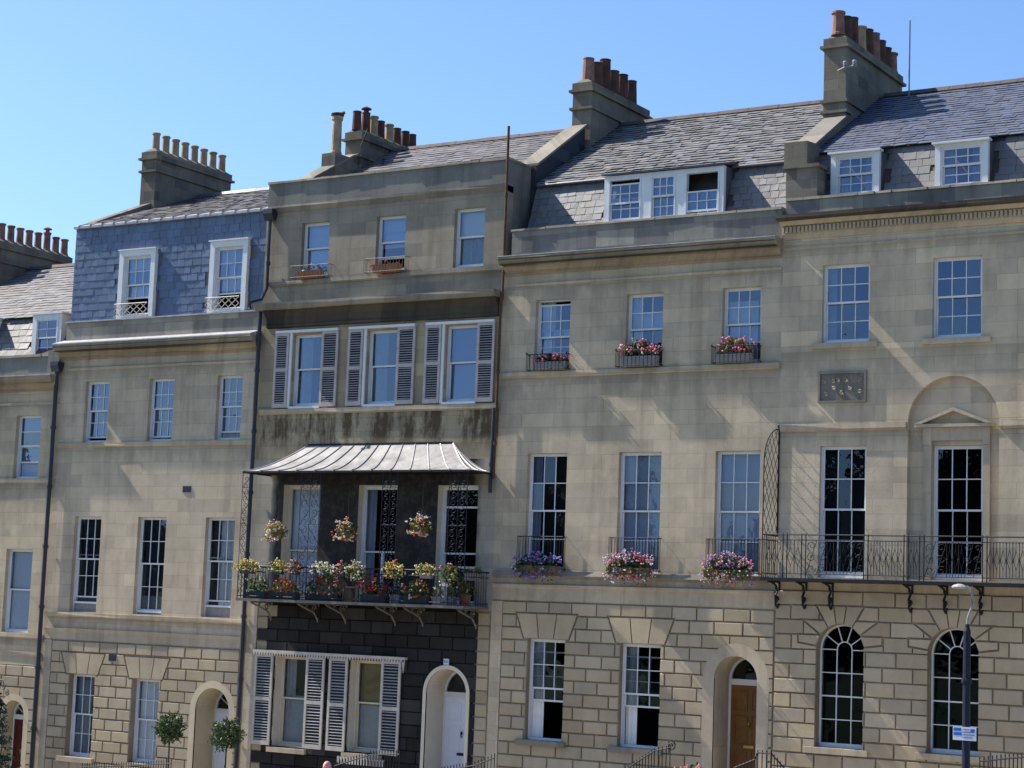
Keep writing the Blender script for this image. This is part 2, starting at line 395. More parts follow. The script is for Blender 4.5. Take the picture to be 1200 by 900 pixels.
def facade(mb, x0, x1, z0, z1, ops, y=0.0, m=0, matfn=None, xc=(), zc=(), jm=None, proud=0.0):
    xs = sorted({x0, x1, *xc, *[o.x0 for o in ops], *[o.x1 for o in ops]}); xs = [x for x in xs if x0 <= x <= x1]
    zs = sorted({z0, z1, *zc, *[o.z0 for o in ops], *[o.z1 for o in ops]}); zs = [z for z in zs if z0 <= z <= z1]
    for i in range(len(xs)-1):
        for j in range(len(zs)-1):
            cx, cz = (xs[i]+xs[i+1])/2, (zs[j]+zs[j+1])/2
            if any(o.x0 < cx < o.x1 and o.z0 < cz < o.z1 for o in ops): continue
            mm = matfn(cx, cz) if matfn else m
            mb.face([(xs[i], y, zs[j]), (xs[i+1], y, zs[j]), (xs[i+1], y, zs[j+1]), (xs[i], y, zs[j+1])], mm)
    for o in ops:
        mm = matfn(o.x0-.02, (o.z0+o.z1)/2) if matfn else m
        if o.arch:
            n = 20
            pts = [(o.cx - o.r*cos(pi*i/n), o.sp + o.r*sin(pi*i/n)) for i in range(n+1)]
            for a, b in zip(pts, pts[1:]):
                mb.face([(a[0], y, a[1]), (b[0], y, b[1]), (b[0], y, o.z1), (a[0], y, o.z1)], mm)
        if o.bare: continue
        ol = o.outline()
        k = mm if jm is None else jm
        for a, b in zip(ol, ol[1:]+ol[:1]):
            mb.face([(a[0], y-proud, a[1]), (b[0], y-proud, b[1]), (b[0], y+o.depth, b[1]), (a[0], y+o.depth, a[1])], k)

def clip(poly, p, q, keep_left=True):
    """keep the part of convex poly to the left (or right) of p->q"""
    out = []; n = len(poly)
    def side(a):
        v = (q[0]-p[0])*(a[1]-p[1]) - (q[1]-p[1])*(a[0]-p[0])
        return v if keep_left else -v
    for i in range(n):
        a, b = poly[i], poly[(i+1) % n]; sa, sb = side(a), side(b)
        if sa >= -1e-9: out.append(a)
        if (sa > 1e-9 and sb < -1e-9) or (sa < -1e-9 and sb > 1e-9):
            t = sa/(sa-sb); out.append((a[0]+(b[0]-a[0])*t, a[1]+(b[1]-a[1])*t))
    return out
def area(p): return .5*sum(p[i][0]*p[(i+1) % len(p)][1]-p[(i+1) % len(p)][0]*p[i][1] for i in range(len(p)))
def ccw(p): return p if area(p) > 0 else p[::-1]
def subtract(A, B):
    """convex A minus convex B (ccw) -> list of convex pieces"""
    t = A
    for i in range(len(B)):
        t = clip(t, B[i], B[(i+1) % len(B)], True)
        if len(t) < 3: return [A]
    if abs(area(t)) < 1e-6: return [A]
    pieces = []; rest = A
    for i in range(len(B)):
        p, q = B[i], B[(i+1) % len(B)]
        outp = clip(rest, p, q, False)
        if len(outp) > 2 and abs(area(outp)) > 1e-4: pieces.append(outp)
        rest = clip(rest, p, q, True)
        if len(rest) < 3 or abs(area(rest)) < 1e-5: return pieces
    return pieces
def offset_poly(P, d):
    P = ccw(P); n = len(P); L = []
    for i in range(n):
        a, b = P[i], P[(i+1) % n]; dx, dz = b[0]-a[0], b[1]-a[1]; l = hypot(dx, dz) or 1e-9
        L.append(((a[0]+dz/l*d, a[1]-dx/l*d), (dx/l, dz/l)))
    out = []
    for i in range(n):
        (p, u), (q, v) = L[i-1], L[i]
        den = u[0]*v[1]-u[1]*v[0]
        if abs(den) < 1e-6: out.append(q); continue
        t = ((q[0]-p[0])*v[1]-(q[1]-p[1])*v[0])/den
        out.append((p[0]+u[0]*t, p[1]+u[1]*t))
    return out

def rustic(mb, x0, x1, ztop, zbot, rowh, blen, holes, vous, proud=.045, gap=.034, m=0, vm=None, seed=1, matfn=None, lo=.84, hi=1.12):
    rr = random.Random(seed)
    holes = [ccw(h) for h in holes]
    cut = holes + [offset_poly(v, gap*.9) for v in vous]
    z = ztop; row = 0
    while z > zbot:
        zb = z-rowh; x = x0 - (blen*.5 if row % 2 else 0)
        while x < x1-.05:
            w = blen*rr.uniform(.92, 1.08); xe = x+w
            if xe > x1-.22: xe = x1
            a = max(x, x0)+gap/2*(1 if x > x0 else 0); b = min(xe, x1)-gap/2
            x = xe
            if b-a < .05: continue
            g2 = gap
            polys = [[(a, zb+g2/2), (b, zb+g2/2), (b, z-g2/2), (a, z-g2/2)]]
            for h in cut:
                nxt = []
                for p in polys:
                    nxt += subtract(p, h)
                polys = nxt
            col = rr.uniform(lo, hi); t = rr.uniform(-.06, .06)
            if matfn and matfn((a+b)/2, z) == 1:
                col *= rr.choice((.75, .85, .9, 1, 1, 1.1, 1.2, 1.35, 1.9)); t = rr.uniform(-.02, .10)
            c = (col*(1+t*.4), col, col*(1-t))
            if len(polys) == 1 and len(polys[0]) == 4 and abs(area(polys[0])) > .02:
                P = ccw(polys[0]); F_ = offset_poly(P, -.013); mm_ = matfn((a+b)/2, z) if matfn else m
                F_ = [(q[0]+rr.uniform(-.004, .004), q[1]+rr.uniform(-.004, .004)) for q in F_]; yf = -proud+rr.uniform(-.005, .004)
                vs = [(q[0], yf, q[1]) for q in F_]+[(q[0], -proud+.016, q[1]) for q in P]+[(q[0], 0, q[1]) for q in P]
                mb.mesh(vs, [(0, 1, 2, 3)]+[(i, i+4, (i+1) % 4+4, (i+1) % 4) for i in range(4)]+[(i+4, i+8, (i+1) % 4+8, (i+1) % 4+4) for i in range(4)], mm_, c)
                continue
            for p in polys:
                if abs(area(p)) < 1e-5: continue
                cx = sum(q[0] for q in p)/len(p)
                mb.prism_y(p, -proud, 0, matfn(cx, z) if matfn else m, c, back=False)
        z = zb; row += 1
    for v in vous:
        col = rr.uniform(lo+.12, hi); cx = sum(q[0] for q in v)/len(v)
        mb.prism_y(ccw(offset_poly(v, -gap*.45)), -proud-.002, 0, matfn(cx, v[0][1]) if matfn else (m if vm is None else vm), (col, col, col*.98), back=False)

def flat_vous(o, h=.64, n=3, spl=.20, drop=0):
    """splayed voussoirs over a square-headed opening"""
    out = []
    w = o.x1-o.x0; zt = o.z1+h
    e = .10
    for i in range(n):
        a0, a1 = o.x0-e+(w+2*e)*i/n, o.x0-e+(w+2*e)*(i+1)/n
        f = lambda x: x + (x-o.cx)/(w/2)*spl
        out.append([(a0, o.z1), (a1, o.z1), (f(a1), zt), (f(a0), zt)])
    return out
def arch_vous(o, courses):
    """stepped voussoirs: radial joints running out to the course lines"""
    out = []
    for a0, a1, zt, xw in ((8, 36, courses[2], 1.02), (36, 60, courses[1], .98), (60, 81, courses[0], 3), (81, 99, courses[0], 3), (99, 120, courses[0], 3), (120, 144, courses[1], .98), (144, 172, courses[2], 1.02)):
        b0, b1 = radians(a0), radians(a1); big = 4
        w = [(o.cx+o.r*cos(b0), o.sp+o.r*sin(b0)), (o.cx+big*cos(b0), o.sp+big*sin(b0)), (o.cx+big*cos(b1), o.sp+big*sin(b1)), (o.cx+o.r*cos(b1), o.sp+o.r*sin(b1))]
        w = clip(w, (o.cx+5, zt), (o.cx-5, zt), True)
        w = clip(w, (o.cx+xw, -9), (o.cx+xw, 9), True); w = clip(w, (o.cx-xw, 9), (o.cx-xw, -9), True)
        out.append(w)
    return out

def moulding(x0, x1, prof, mat, name, parent, back=.3, **kw):
    """prof: list of (projection, z) from top to bottom"""
    mb = MB()
    poly = [(back, prof[0][1])] + [(-p, z) for p, z in prof] + [(back, prof[-1][1])]
    L = x1-x0; k = max(1, int(L/1.3)); xs = [x0+L*i/k for i in range(k+1)]
    rr = random.Random(int(abs(x0*100)))
    n = len(poly)
    jit = [[(0, rr.uniform(-.012, .012), rr.uniform(-.009, .009)) for _ in poly] for _ in xs]
    vs = []
    for x, jj in zip(xs, jit):
        for (y, z), (a, b, c) in zip(poly, jj): vs.append((x, y+b*(y < 0), z+c))
    fs = [tuple(range(n)), tuple(range((k+1)*n-1, k*n-1, -1))]
    for i in range(k):
        for j in range(n): fs.append((i*n+j, i*n+(j+1) % n, (i+1)*n+(j+1) % n, (i+1)*n+j))
    mb.mesh(vs, fs)
    return mb.build(name, mat, parent, **kw)

def slates(mb, o, U, V, lu, lv, rh, w, seed=1, lo=.7, hi=1.25, thick=.014, m=0, skip=None, rag=.0, tv=.07):
    """slate courses: o = lower left corner, U along the eave, V up the slope"""
    rr = random.Random(seed); o = Vector(o); U = Vector(U).normalized(); V = Vector(V).normalized(); Nn = U.cross(V).normalized()
    if Nn.y > 0 and abs(Nn.z) < .3: Nn = -Nn
    if Nn.z < -.01: Nn = -Nn
    rows = int(math.ceil(lv/rh))
    for i in range(rows):
        v0 = i*rh; v1 = min(v0+rh*1.25, lv)
        u = -rr.uniform(.2, .9)*w
        while u < lu:
            ww = w*rr.uniform(.75, 1.3); a, b = max(u, 0), min(u+ww-.010, lu); u += ww
            if b-a < .02: continue
            if skip and skip((a+b)/2, v0+rh*.5): continue
            l0, l1 = thick*rr.uniform(.8, 2.2), thick*rr.uniform(.8, 2.2)
            d = rr.uniform(-rag, rag)*rh; top = .003
            col = rr.uniform(lo, hi); t = rr.uniform(-tv, tv)
            c = (col*(1+t), col, col*(1-t))
            p = [o+U*a+V*(v0+d)+Nn*l0, o+U*b+V*(v0+d)+Nn*l1, o+U*b+V*v1+Nn*top, o+U*a+V*v1+Nn*top]
            mb.face(p, m, c)
            mb.face([o+U*a+V*(v0+d), o+U*b+V*(v0+d), p[1], p[0]], m, (col*.45,)*3)

# ------------------------------------------------------------------ windows
def sash(house, o, cols=3, rows=4, y=.13, lift=0, drop=0, curt=None, glass='glass', paint='white', fw=.042, bot=.055, seed=0, shelf=True, bar=.021, meet=.5, apron=0, name='sash_window', room=True):
    rr = random.Random(seed*7+int(abs(o.x0)*31)+int(o.z0*17))
    x0, x1, z0, z1 = o.x0+.002, o.x1-.002, o.z0+.002, o.z1-.002
    mb = MB()
    mb.box(x0, x0+fw, y, y+.14, z0, z1); mb.box(x1-fw, x1, y, y+.14, z0, z1)
    mb.box(x0+fw, x1-fw, y, y+.14, z1-fw*.9, z1); mb.box(x0+fw, x1-fw, y-.02, y+.14, z0+apron, z0+bot+apron)
    W = mb.build(name, paint, house)
    if apron:
        ap = MB(); ap.box(x0+fw, x1-fw, y+.02, y+.1, z0, z0+apron-.001); ap.build('apron_panel', 'planter_grey', W)
    a, b, c, d = x0+fw, x1-fw, z0+bot+apron, z1-fw*.9
    mid = c+(d-c)*meet
    panes = MB()
    def one(za, zb, yy, nr):
        s = MB(); st = .036
        s.box(a+.002, a+st, yy, yy+.045, za, zb); s.box(b-st, b-.002, yy, yy+.045, za, zb)
        s.box(a+st, b-st, yy, yy+.045, zb-st, zb); s.box(a+st, b-st, yy, yy+.045, za, za+st*1.25)
        A, B, C, D = a+st, b-st, za+st*1.25, zb-st
        for i in range(1, cols): s.box(A+(B-A)*i/cols-bar/2, A+(B-A)*i/cols+bar/2, yy+.006, yy+.04, C, D)
        for j in range(1, nr):
            zz = C+(D-C)*j/nr
            for i in range(cols):
                xa, xb = A+(B-A)*i/cols+(bar/2 if i else 0), A+(B-A)*(i+1)/cols-(bar/2 if i < cols-1 else 0)
                s.box(xa, xb, yy+.008, yy+.038, zz-bar/2, zz+bar/2)
        s.build('sash', paint, W)
        for i in range(cols):
            for j in range(nr):
                xa, xb = A+(B-A)*i/cols, A+(B-A)*(i+1)/cols; zc, zd = C+(D-C)*j/nr, C+(D-C)*(j+1)/nr
                t = rr.uniform(-.005, .005)*(xb-xa)*2; u = rr.uniform(-.005, .005)*(zd-zc)*2
                yq = yy+.022
                panes.face([(xa, yq-t-u, zc), (xb, yq+t-u, zc), (xb, yq+t+u, zd), (xa, yq-t+u, zd)])
    h = rows//2
    one(mid-drop, d-drop, y+.02, rows-h)
    one(c+lift, mid+.04+lift, y+.075, h)
    panes.build('pane', glass, W)
    if curt:
        for kind, ca, cb, za, zb, mat in curt:
            cm = MB(); A, B = a+(b-a)*ca, a+(b-a)*cb; Z0, Z1 = c+(d-c)*za, c+(d-c)*zb; yy = y+.165
            if kind == 'flat': cm.face([(A, yy, Z0), (B, yy, Z0), (B, yy, Z1), (A, yy, Z1)])
            else:
                n = max(6, int((B-A)/.028)); ph = rr.random()*6
                n = max(12, int((B-A)/.018)); ps = [(A+(B-A)*i/n, yy+.014*sin(i*.9+ph)+.012*sin(i*.37+2*ph)+.006*sin(i*2.1)) for i in range(n+1)]
                for p, q in zip(ps, ps[1:]): cm.face([(p[0], p[1], Z0), (q[0], q[1], Z0), (q[0], q[1], Z1), (p[0], p[1], Z1)])
            cm.build('blind' if kind == 'flat' else 'curtain', mat, W)  # flat dusk and gloom sheets paint room dimness; other flat sheets are blinds
    return W

def sill(house, o, mat='trim', over=.12, h=.1, proj=.1, W=None):
    mb = MB(); mb.box(o.x0-over, o.x1+over, -proj, .1, o.z0-h, o.z0-.002)
    return mb.build('window_sill', mat, house if W is None else W)

def arch_window(house, o, y=.16, cols=3, rows=4, glass='glass_dark'):
    mb = MB(); n = 24; fw = .038
    ro, ri = o.r-.002, o.r-fw
    for i in range(n):
        a, b = pi*i/n, pi*(i+1)/n
        poly = [(o.cx+ri*cos(a), o.sp+ri*sin(a)), (o.cx+ro*cos(a), o.sp+ro*sin(a)), (o.cx+ro*cos(b), o.sp+ro*sin(b)), (o.cx+ri*cos(b), o.sp+ri*sin(b))]
        mb.prism_y(poly, y, y+.12)
    mb.box(o.x0+.002, o.x0+fw, y, y+.12, o.z0, o.sp); mb.box(o.x1-fw, o.x1-.002, y, y+.12, o.z0, o.sp)
    mb.box(o.x0+fw, o.x1-fw, y-.02, y+.12, o.z0+.002, o.z0+.1)
    W = mb.build('arched_window', 'white', house)
    s = MB(); bw = .022; A, B = o.x0+fw, o.x1-fw; C = o.z0+.1; D = o.sp
    for i in range(1, cols): s.box(A+(B-A)*i/cols-bw/2, A+(B-A)*i/cols+bw/2, y+.03, y+.07, C, D)
    zr = [C+(D-C)*j/rows for j in range(1, rows)]
    for j, z in enumerate(zr+[D]):
        hb = bw*(1.5 if j == 1 else 1)
        for i in range(cols):
            xa, xb = A+(B-A)*i/cols+(bw/2 if i else 0), A+(B-A)*(i+1)/cols-(bw/2 if i < cols-1 else 0)
            if z == D and i == 1: continue
            s.box(xa, xb, y+.032, y+.068, z-hb/2, z+hb/2)
    ra = (B-A)/cols/2
    for i in range(12):      # small inner arch
        a, b = pi*i/12, pi*(i+1)/12
        s.prism_y([(o.cx+(ra-bw/2)*cos(a), D+(ra-bw/2)*sin(a)), (o.cx+(ra+bw/2)*cos(a), D+(ra+bw/2)*sin(a)), (o.cx+(ra+bw/2)*cos(b), D+(ra+bw/2)*sin(b)), (o.cx+(ra-bw/2)*cos(b), D+(ra-bw/2)*sin(b))], y+.03, y+.07)
    for k in (1, 2, 3, 4):
        a = pi*k/5; u = (cos(a), sin(a)); v = (-u[1]*bw/2, u[0]*bw/2)
        p0 = (o.cx+u[0]*(ra+bw/2), D+u[1]*(ra+bw/2)); p1 = (o.cx+u[0]*ri, D+u[1]*ri)
        s.prism_y([(p0[0]-v[0], p0[1]-v[1]), (p1[0]-v[0], p1[1]-v[1]), (p1[0]+v[0], p1[1]+v[1]), (p0[0]+v[0], p0[1]+v[1])], y+.032, y+.068)
    s.build('glazing_bars', 'white', W)
    g = MB(); rr = random.Random(3)
    for i in range(cols):
        for j in range(rows):
            xa, xb = A+(B-A)*i/cols, A+(B-A)*(i+1)/cols; zc, zd = C+(D-C)*j/rows, C+(D-C)*(j+1)/rows
            t = rr.uniform(-.004, .004); g.face([(xa, y+.05-t, zc), (xb, y+.05+t, zc), (xb, y+.05+t, zd), (xa, y+.05-t, zd)])
    g.face([(o.cx+ri*cos(pi*i/16), y+.05, D+ri*sin(pi*i/16)) for i in range(17)])
    g.build('pane', glass, W)
    return W

def arch_door(house, o, mat, y=.8, ground=-6, jamb='jamb', knocker='brass', panels=6, fan=True, top_white=True):
    """panelled door and fanlight at the back of an arched recess"""
    zs = o.sp; mb = MB()
    x0, x1 = o.x0+.003, o.x1-.003
    z0 = ground
    mb.box(x0+.06, x1-.06, y, y+.06, z0, zs-.14)
    pw = (x1-x0-.12)
    for c in range(2):
        xa = x0+.06+pw*(.11+.44*c); xb = xa+pw*.34
        for za, zb in ((zs-.75, zs-.28), (zs-1.55, zs-.87), (zs-2.2, zs-1.68)):
            for q in ((xa, xb, za, za+.025), (xa, xb, zb-.025, zb), (xa, xa+.025, za+.025, zb-.025), (xb-.025, xb, za+.025, zb-.025)):
                mb.box(q[0], q[1], y-.018, y, q[2], q[3])
    D = mb.build('door', mat, house)
    h = MB(); cx = (x0+x1)/2
    h.box(cx-.13, cx+.13, y-.03, y-.001, zs-1.62, zs-1.555); h.ball((cx, y-.045, zs-1.05), .035); h.tube([(cx, y-.03, zs-1.0), (cx, y-.06, zs-1.1), (cx, y-.03, zs-1.16)], .015)
    h.ball((x1-.16, y-.05, zs-1.3), .035)
    h.build('door_furniture', knocker, D)
    f = MB()
    f.box(x0, x0+.06, y-.01, y+.08, z0, zs-.0); f.box(x1-.06, x1, y-.01, y+.08, z0, zs); f.box(x0+.06, x1-.06, y-.02, y+.08, zs-.14, zs)
    n = 20; ro, ri = o.r-.003, o.r-.06
    for i in range(n):
        a, b = pi*i/n, pi*(i+1)/n
        f.prism_y([(o.cx+ri*cos(a), o.sp+ri*sin(a)), (o.cx+ro*cos(a), o.sp+ro*sin(a)), (o.cx+ro*cos(b), o.sp+ro*sin(b)), (o.cx+ri*cos(b), o.sp+ri*sin(b))], y, y+.08)
    if fan:
        for k in (1, 2, 3, 4):
            a = pi*k/5; u = (cos(a), sin(a)); v = (-u[1]*.01, u[0]*.01)
            f.prism_y([(o.cx+u[0]*.1-v[0], zs+.01+u[1]*.1-v[1]), (o.cx+u[0]*ri-v[0], zs+u[1]*ri-v[1]), (o.cx+u[0]*ri+v[0], zs+u[1]*ri+v[1]), (o.cx+u[0]*.1+v[0], zs+.01+u[1]*.1+v[1])], y+.02, y+.05)
    f.build('door_frame', 'white' if top_white else mat, house)
    g = MB(); g.face([(o.cx+ri*cos(pi*i/16), y+.04, zs+ri*sin(pi*i/16)) for i in range(17)])
    g.build('fanlight', 'glass_dim', house)

def interior(house, x0, x1, z0, z1, y0=.5, y1=3.6):
    mb = MB()
    mb.face([(x0, y1, z0), (x1, y1, z0), (x1, y1, z1), (x0, y1, z1)])
    mb.face([(x0, y0, z0), (x0, y1, z0), (x0, y1, z1), (x0, y0, z1)]); mb.face([(x1, y0, z0), (x1, y1, z0), (x1, y1, z1), (x1, y0, z1)])
    mb.face([(x0, y0, z1), (x1, y0, z1), (x1, y1, z1), (x0, y1, z1)])
    for z in (1.0 if x0 > -27 else -.7, 4.4):
        mb.face([(x0, y0, z), (x1, y0, z), (x1, y1, z), (x0, y1, z)])
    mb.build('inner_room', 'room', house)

def pot(parent, x, y, z0, z1, r, mat, cowl=False, rim=True, n=12):
    mb = MB(); h = z1-z0
    prof = [(r*1.12, z0), (r*1.10, z0+h*.08), (r*.98, z0+h*.12), (r*.88, z1-h*.16), (r*.90, z1-h*.12), (r*1.08, z1-h*.10), (r*1.08, z1-h*.02), (r*.95, z1)] if rim else [(r*1.05, z0), (r*.9, z1-.03), (r*.97, z1-.03), (r*.97, z1)]
    mb.lathe(x, y, prof, n)
    mb.lathe(x, y, [(r*.72, z1-.004), (r*.72, z1+.004)], n)
    if cowl:
        mb.lathe(x, y, [(r*.55, z1), (r*.55, z1+.08), (r*1.15, z1+.1), (r*1.15, z1+.13), (r*.2, z1+.2)], n)
    mb.build('chimney_pot', mat, parent, smooth=False)

def chimney(house, xc, y0, y1, zb, zt, w=.6, name='chimney_stack', neck=None, mat='chimney'):
    mb = MB(); a, b = xc-w/2, xc+w/2
    neck = neck or zt-.75
    mb.box(a, b, y0, y1, zb, neck)
    mb.box(a-.07, b+.07, y0-.07, y1+.07, neck, neck+.07)
    mb.box(a, b, y0, y1, neck+.07, zt-.27)
    mb.box(a-.09, b+.09, y0-.09, y1+.09, zt-.27, zt-.2)
    mb.box(a-.02, b+.02, y0-.02, y1+.02, zt-.2, zt)
    vs = [(a, y0, zt), (b, y0, zt), (b, y1, zt), (a, y1, zt), (xc-.1, y0+.12, zt+.12), (xc+.1, y0+.12, zt+.12), (xc+.1, y1-.12, zt+.12), (xc-.1, y1-.12, zt+.12)]
    mb.mesh(vs, [(0,1,5,4),(1,2,6,5),(2,3,7,6),(3,0,4,7),(4,5,6,7)])
    return mb.build(name, mat, house)

def drainpipe(house, pts, r=.055, mat='pipe', hopper=None, name='drainpipe', collars=1.8):
    mb = MB(); mb.tube(pts, r, 8)
    for a, b in zip(pts, pts[1:]):
        L = (Vector(b)-Vector(a)).length; k = int(L/collars)
        for i in range(1, k+1):
            p = Vector(a).lerp(Vector(b), i/(k+.5)); mb.lathe(p.x, p.y, [(r*1.35, p.z-.05), (r*1.35, p.z+.05)], 8)
    if hopper:
        x, y, z = hopper
        mb.prism_x([(y-.14, z), (y+.12, z), (y+.12, z-.12), (y+.05, z-.3), (y-.07, z-.3), (y-.14, z-.12)], x-.16, x+.16)
    return mb.build(name, mat, house)

def spiral(mb, cx, cy, cz, r, turns=1.3, start=0, ax='x', rad=.009, hand=1, n=14):
    pts = []
    for i in range(n+1):
        t = i/n; a = start+hand*2*pi*turns*t; q = r*(1-.8*t)
        if ax == 'x': pts.append((cx+q*cos(a), cy, cz+q*sin(a)))
        else: pts.append((cx, cy+q*cos(a), cz+q*sin(a)))
    mb.tube(pts, rad, 4)

def guard(house, x0, x1, z0, h, proj, n, mat='iron', rad=.011, knobs=True, name='window_guard'):
    mb = MB(); y = -proj
    for z in (z0+.04, z0+h):
        mb.tube([(x0, 0, z), (x0, y, z), (x1, y, z), (x1, 0, z)], rad*1.1, 4)
    for i in range(n+1):
        x = x0+(x1-x0)*i/n; mb.tube([(x, y, z0), (x, y, z0+h+(0 if i in (0, n) else 0))], rad*.8, 4)
    for x in (x0, x1):
        for k in (1, 2): mb.tube([(x, y*k/3, z0), (x, y*k/3, z0+h)], rad*.8, 4)
        if knobs: mb.ball((x, y, z0+h+.03), .028, n=6, k=4)
    return mb.build(name, mat, house)

def plants(parent, cx, cy, cz, w, d, h, cols, nl=120, nb=40, leaf='leaf', lr=.05, br=.04, trail=0, seed=1, lname='foliage'):
    R.seed(seed*131+5)
    lm, bm = MB(), MB()
    for _ in range(nl):
        t = R.random(); x = cx+R.uniform(-w/2, w/2)*(1-.25*t); y = cy+R.uniform(-d/2, d/2); z = cz+h*t*(1-.5*abs(x-cx)/(w/2+.01))-(trail*R.random() if R.random() < .35 else 0)
        lm.leaf((x, y, z), lr*R.uniform(.6, 1.25))
    for _ in range(nb):
        x = cx+R.gauss(0, .30)*w; x = max(cx-w*.55, min(cx+w*.55, x)); y = cy-R.uniform(-.25, .62)*d
        z = cz+h*R.uniform(.25, 1.12)*(1-.35*abs(x-cx)/(w/2+.01))
        if trail and R.random() < .4: z = cz-R.uniform(0, trail)
        i = R.choices(range(len(cols)), [c[1] for c in cols])[0]
        r = br*R.uniform(.65, 1.2)
        for q in range(3): bm.octa((x+R.gauss(0, r*.6), y+R.gauss(0, r*.6), z+R.gauss(0, r*.5)), r*.62, i)
    for k in range(int(w*trail*60)):      # trailing stems with leaves
        x = cx+R.uniform(-w/2, w/2); y = cy-d*.55; L = trail*R.uniform(.4, 1.2)
        for q in range(5): lm.leaf((x+R.gauss(0, .02), y-R.uniform(0, .05), cz-L*q/4), lr*R.uniform(.4, .8))
    lm.build(lname, leaf, parent)
    if nb: bm.build('blossom', [c[0] for c in cols], parent)

def planter_box(parent, x0, x1, y0, y1, z0, z1, mat):
    mb = MB(); t = .012; k = .02
    mb.mesh([(x0+k, y0+k, z0), (x1-k, y0+k, z0), (x1-k, y1-k, z0), (x0+k, y1-k, z0), (x0, y0, z1), (x1, y0, z1), (x1, y1, z1), (x0, y1, z1)],
            [(0,3,2,1),(0,1,5,4),(1,2,6,5),(2,3,7,6),(3,0,4,7)])
    mb.box(x0-t, x1+t, y0-t, y0+t, z1-.03, z1); mb.box(x0-t, x1+t, y1-t, y1+t, z1-.03, z1)
    mb.box(x0-t, x0+t, y0+t, y1-t, z1-.03, z1-.001); mb.box(x1-t, x1+t, y0+t, y1-t, z1-.03, z1-.001)
    mb.face([(x0+t, y0+t, z1-.025), (x1-t, y0+t, z1-.025), (x1-t, y1-t, z1-.025), (x0+t, y1-t, z1-.025)])
    return mb.build('planter', mat, parent)

def gslope(x): return -4.38+.08*(max(-75, min(20, x))+20)
#@@SPLIT

def coping(house, x0, x1, y0, y1, z0, z1, mat, step=1.1):
    mb = MB(); rr = random.Random(int(abs(x0*10))); x = x0
    while x < x1-.05:
        e = min(x+step*rr.uniform(.8, 1.15), x1)
        if x1-e < .3: e = x1
        a, b, c = rr.uniform(-.012, .012), rr.uniform(-.012, .012), rr.uniform(-.012, .012)
        mb.mesh([(x+.004, y0+a, z0+.002), (e-.004, y0+b, z0+.002), (e-.004, y1, z0+.002), (x+.004, y1, z0+.002), (x+.004, y0+a+.01, z1+b), (e-.004, y0+b+.01, z1+c), (e-.004, y1, z1+c), (x+.004, y1, z1+b)],
                [(0,3,2,1),(4,5,6,7),(0,1,5,4),(1,2,6,5),(2,3,7,6),(3,0,4,7)]); x = e
    return mb.build('parapet_coping', mat, house)
# ------------------------------------------------------------------ roofs
def plane(mb, x0, x1, a, b, m=0):
    mb.face([(x0, a[0], a[1]), (x1, a[0], a[1]), (x1, b[0], b[1]), (x0, b[0], b[1])], m)

def roof_slope(mb, x0, x1, a, b, rh, w, seed, lo=.72, hi=1.25, m=0, sub=1, skip=None, rag=.05, thick=.014):
    """slated slope between eave a=(y,z) and head b=(y,z)"""
    dy, dz = b[0]-a[0], b[1]-a[1]; L = hypot(dy, dz)
    e = .02; nx, nz = -dz/L*e, dy/L*e
    mb.face([(x0, a[0]-nx, a[1]-nz), (x1, a[0]-nx, a[1]-nz), (x1, b[0]-nx, b[1]-nz), (x0, b[0]-nx, b[1]-nz)], sub)
    slates(mb, (x0, a[0], a[1]), (1, 0, 0), (0, dy/L, dz/L), x1-x0, L, rh, w, seed, lo, hi, thick, m, skip, rag)

def ridge_tiles(house, x0, x1, y, z, mat='ridge'):
    mb = MB(); x = x0; rr = random.Random(5)
    while x < x1:
        e = min(x+.45, x1); dz = rr.uniform(-.006, .006)
        mb.prism_x([(y-.17, z-.07), (y-.05, z+.055+dz), (y+.05, z+.055+dz), (y+.17, z-.07)], x, e-.008); x = e
    return mb.build('ridge_tiles', mat, house)

def party(house, xc, w, prof, zb, mat='chimney', cop=True, name='party_wall'):
    """gable upstand following prof [(y,z)...] with a projecting coping"""
    mb = MB()
    poly = prof + [(prof[-1][0], zb), (prof[0][0], zb)]
    mb.prism_x(poly, xc-w/2, xc+w/2)
    o = mb.build(name, mat, house)
    if cop:
        c = MB()
        for a, b in zip(prof, prof[1:]):
            if abs(b[0]-a[0]) < .02: continue
            c.prism_x([(a[0], a[1]+.003), (b[0], b[1]+.003), (b[0], b[1]+.07), (a[0], a[1]+.07)], xc-w/2-.05, xc+w/2+.05)
        c.build('coping', 'trim_mid', o)
    return o

def surround(house, o, t=.22, proud=.045, mat='jamb', zb=-6, name='door_surround', ext=0):
    mb = MB(); n = 20
    for i in range(n):
        a, b = pi*i/n, pi*(i+1)/n
        mb.prism_y([(o.cx+o.r*cos(a), o.sp+o.r*sin(a)), (o.cx+(o.r+t)*cos(a), o.sp+(o.r+t)*sin(a)), (o.cx+(o.r+t)*cos(b), o.sp+(o.r+t)*sin(b)), (o.cx+o.r*cos(b), o.sp+o.r*sin(b))], -proud, .0, back=False)
    mb.box(o.x0-t, o.x0, -proud, 0, zb, o.sp); mb.box(o.x1, o.x1+t, -proud, 0, zb, o.sp)
    m = MB()
    ol = o.outline()
    for a, b in zip(ol[1:], ol[2:]+ol[:1]): m.face([(a[0], -proud, a[1]), (b[0], -proud, b[1]), (b[0], o.depth, b[1]), (a[0], o.depth, a[1])])
    S = mb.build(name, mat, house)
    m.build('door_reveal', mat, S)
    return S
def ring_hole(o, t, n=16):
    return [(o.x0-t, o.z0-2), (o.x1+t, o.z0-2)] + [(o.cx+(o.r+t)*cos(pi*i/n), o.sp+(o.r+t)*sin(pi*i/n)) for i in range(n+1)]

BP = -7.2     # wall foot (below the street)

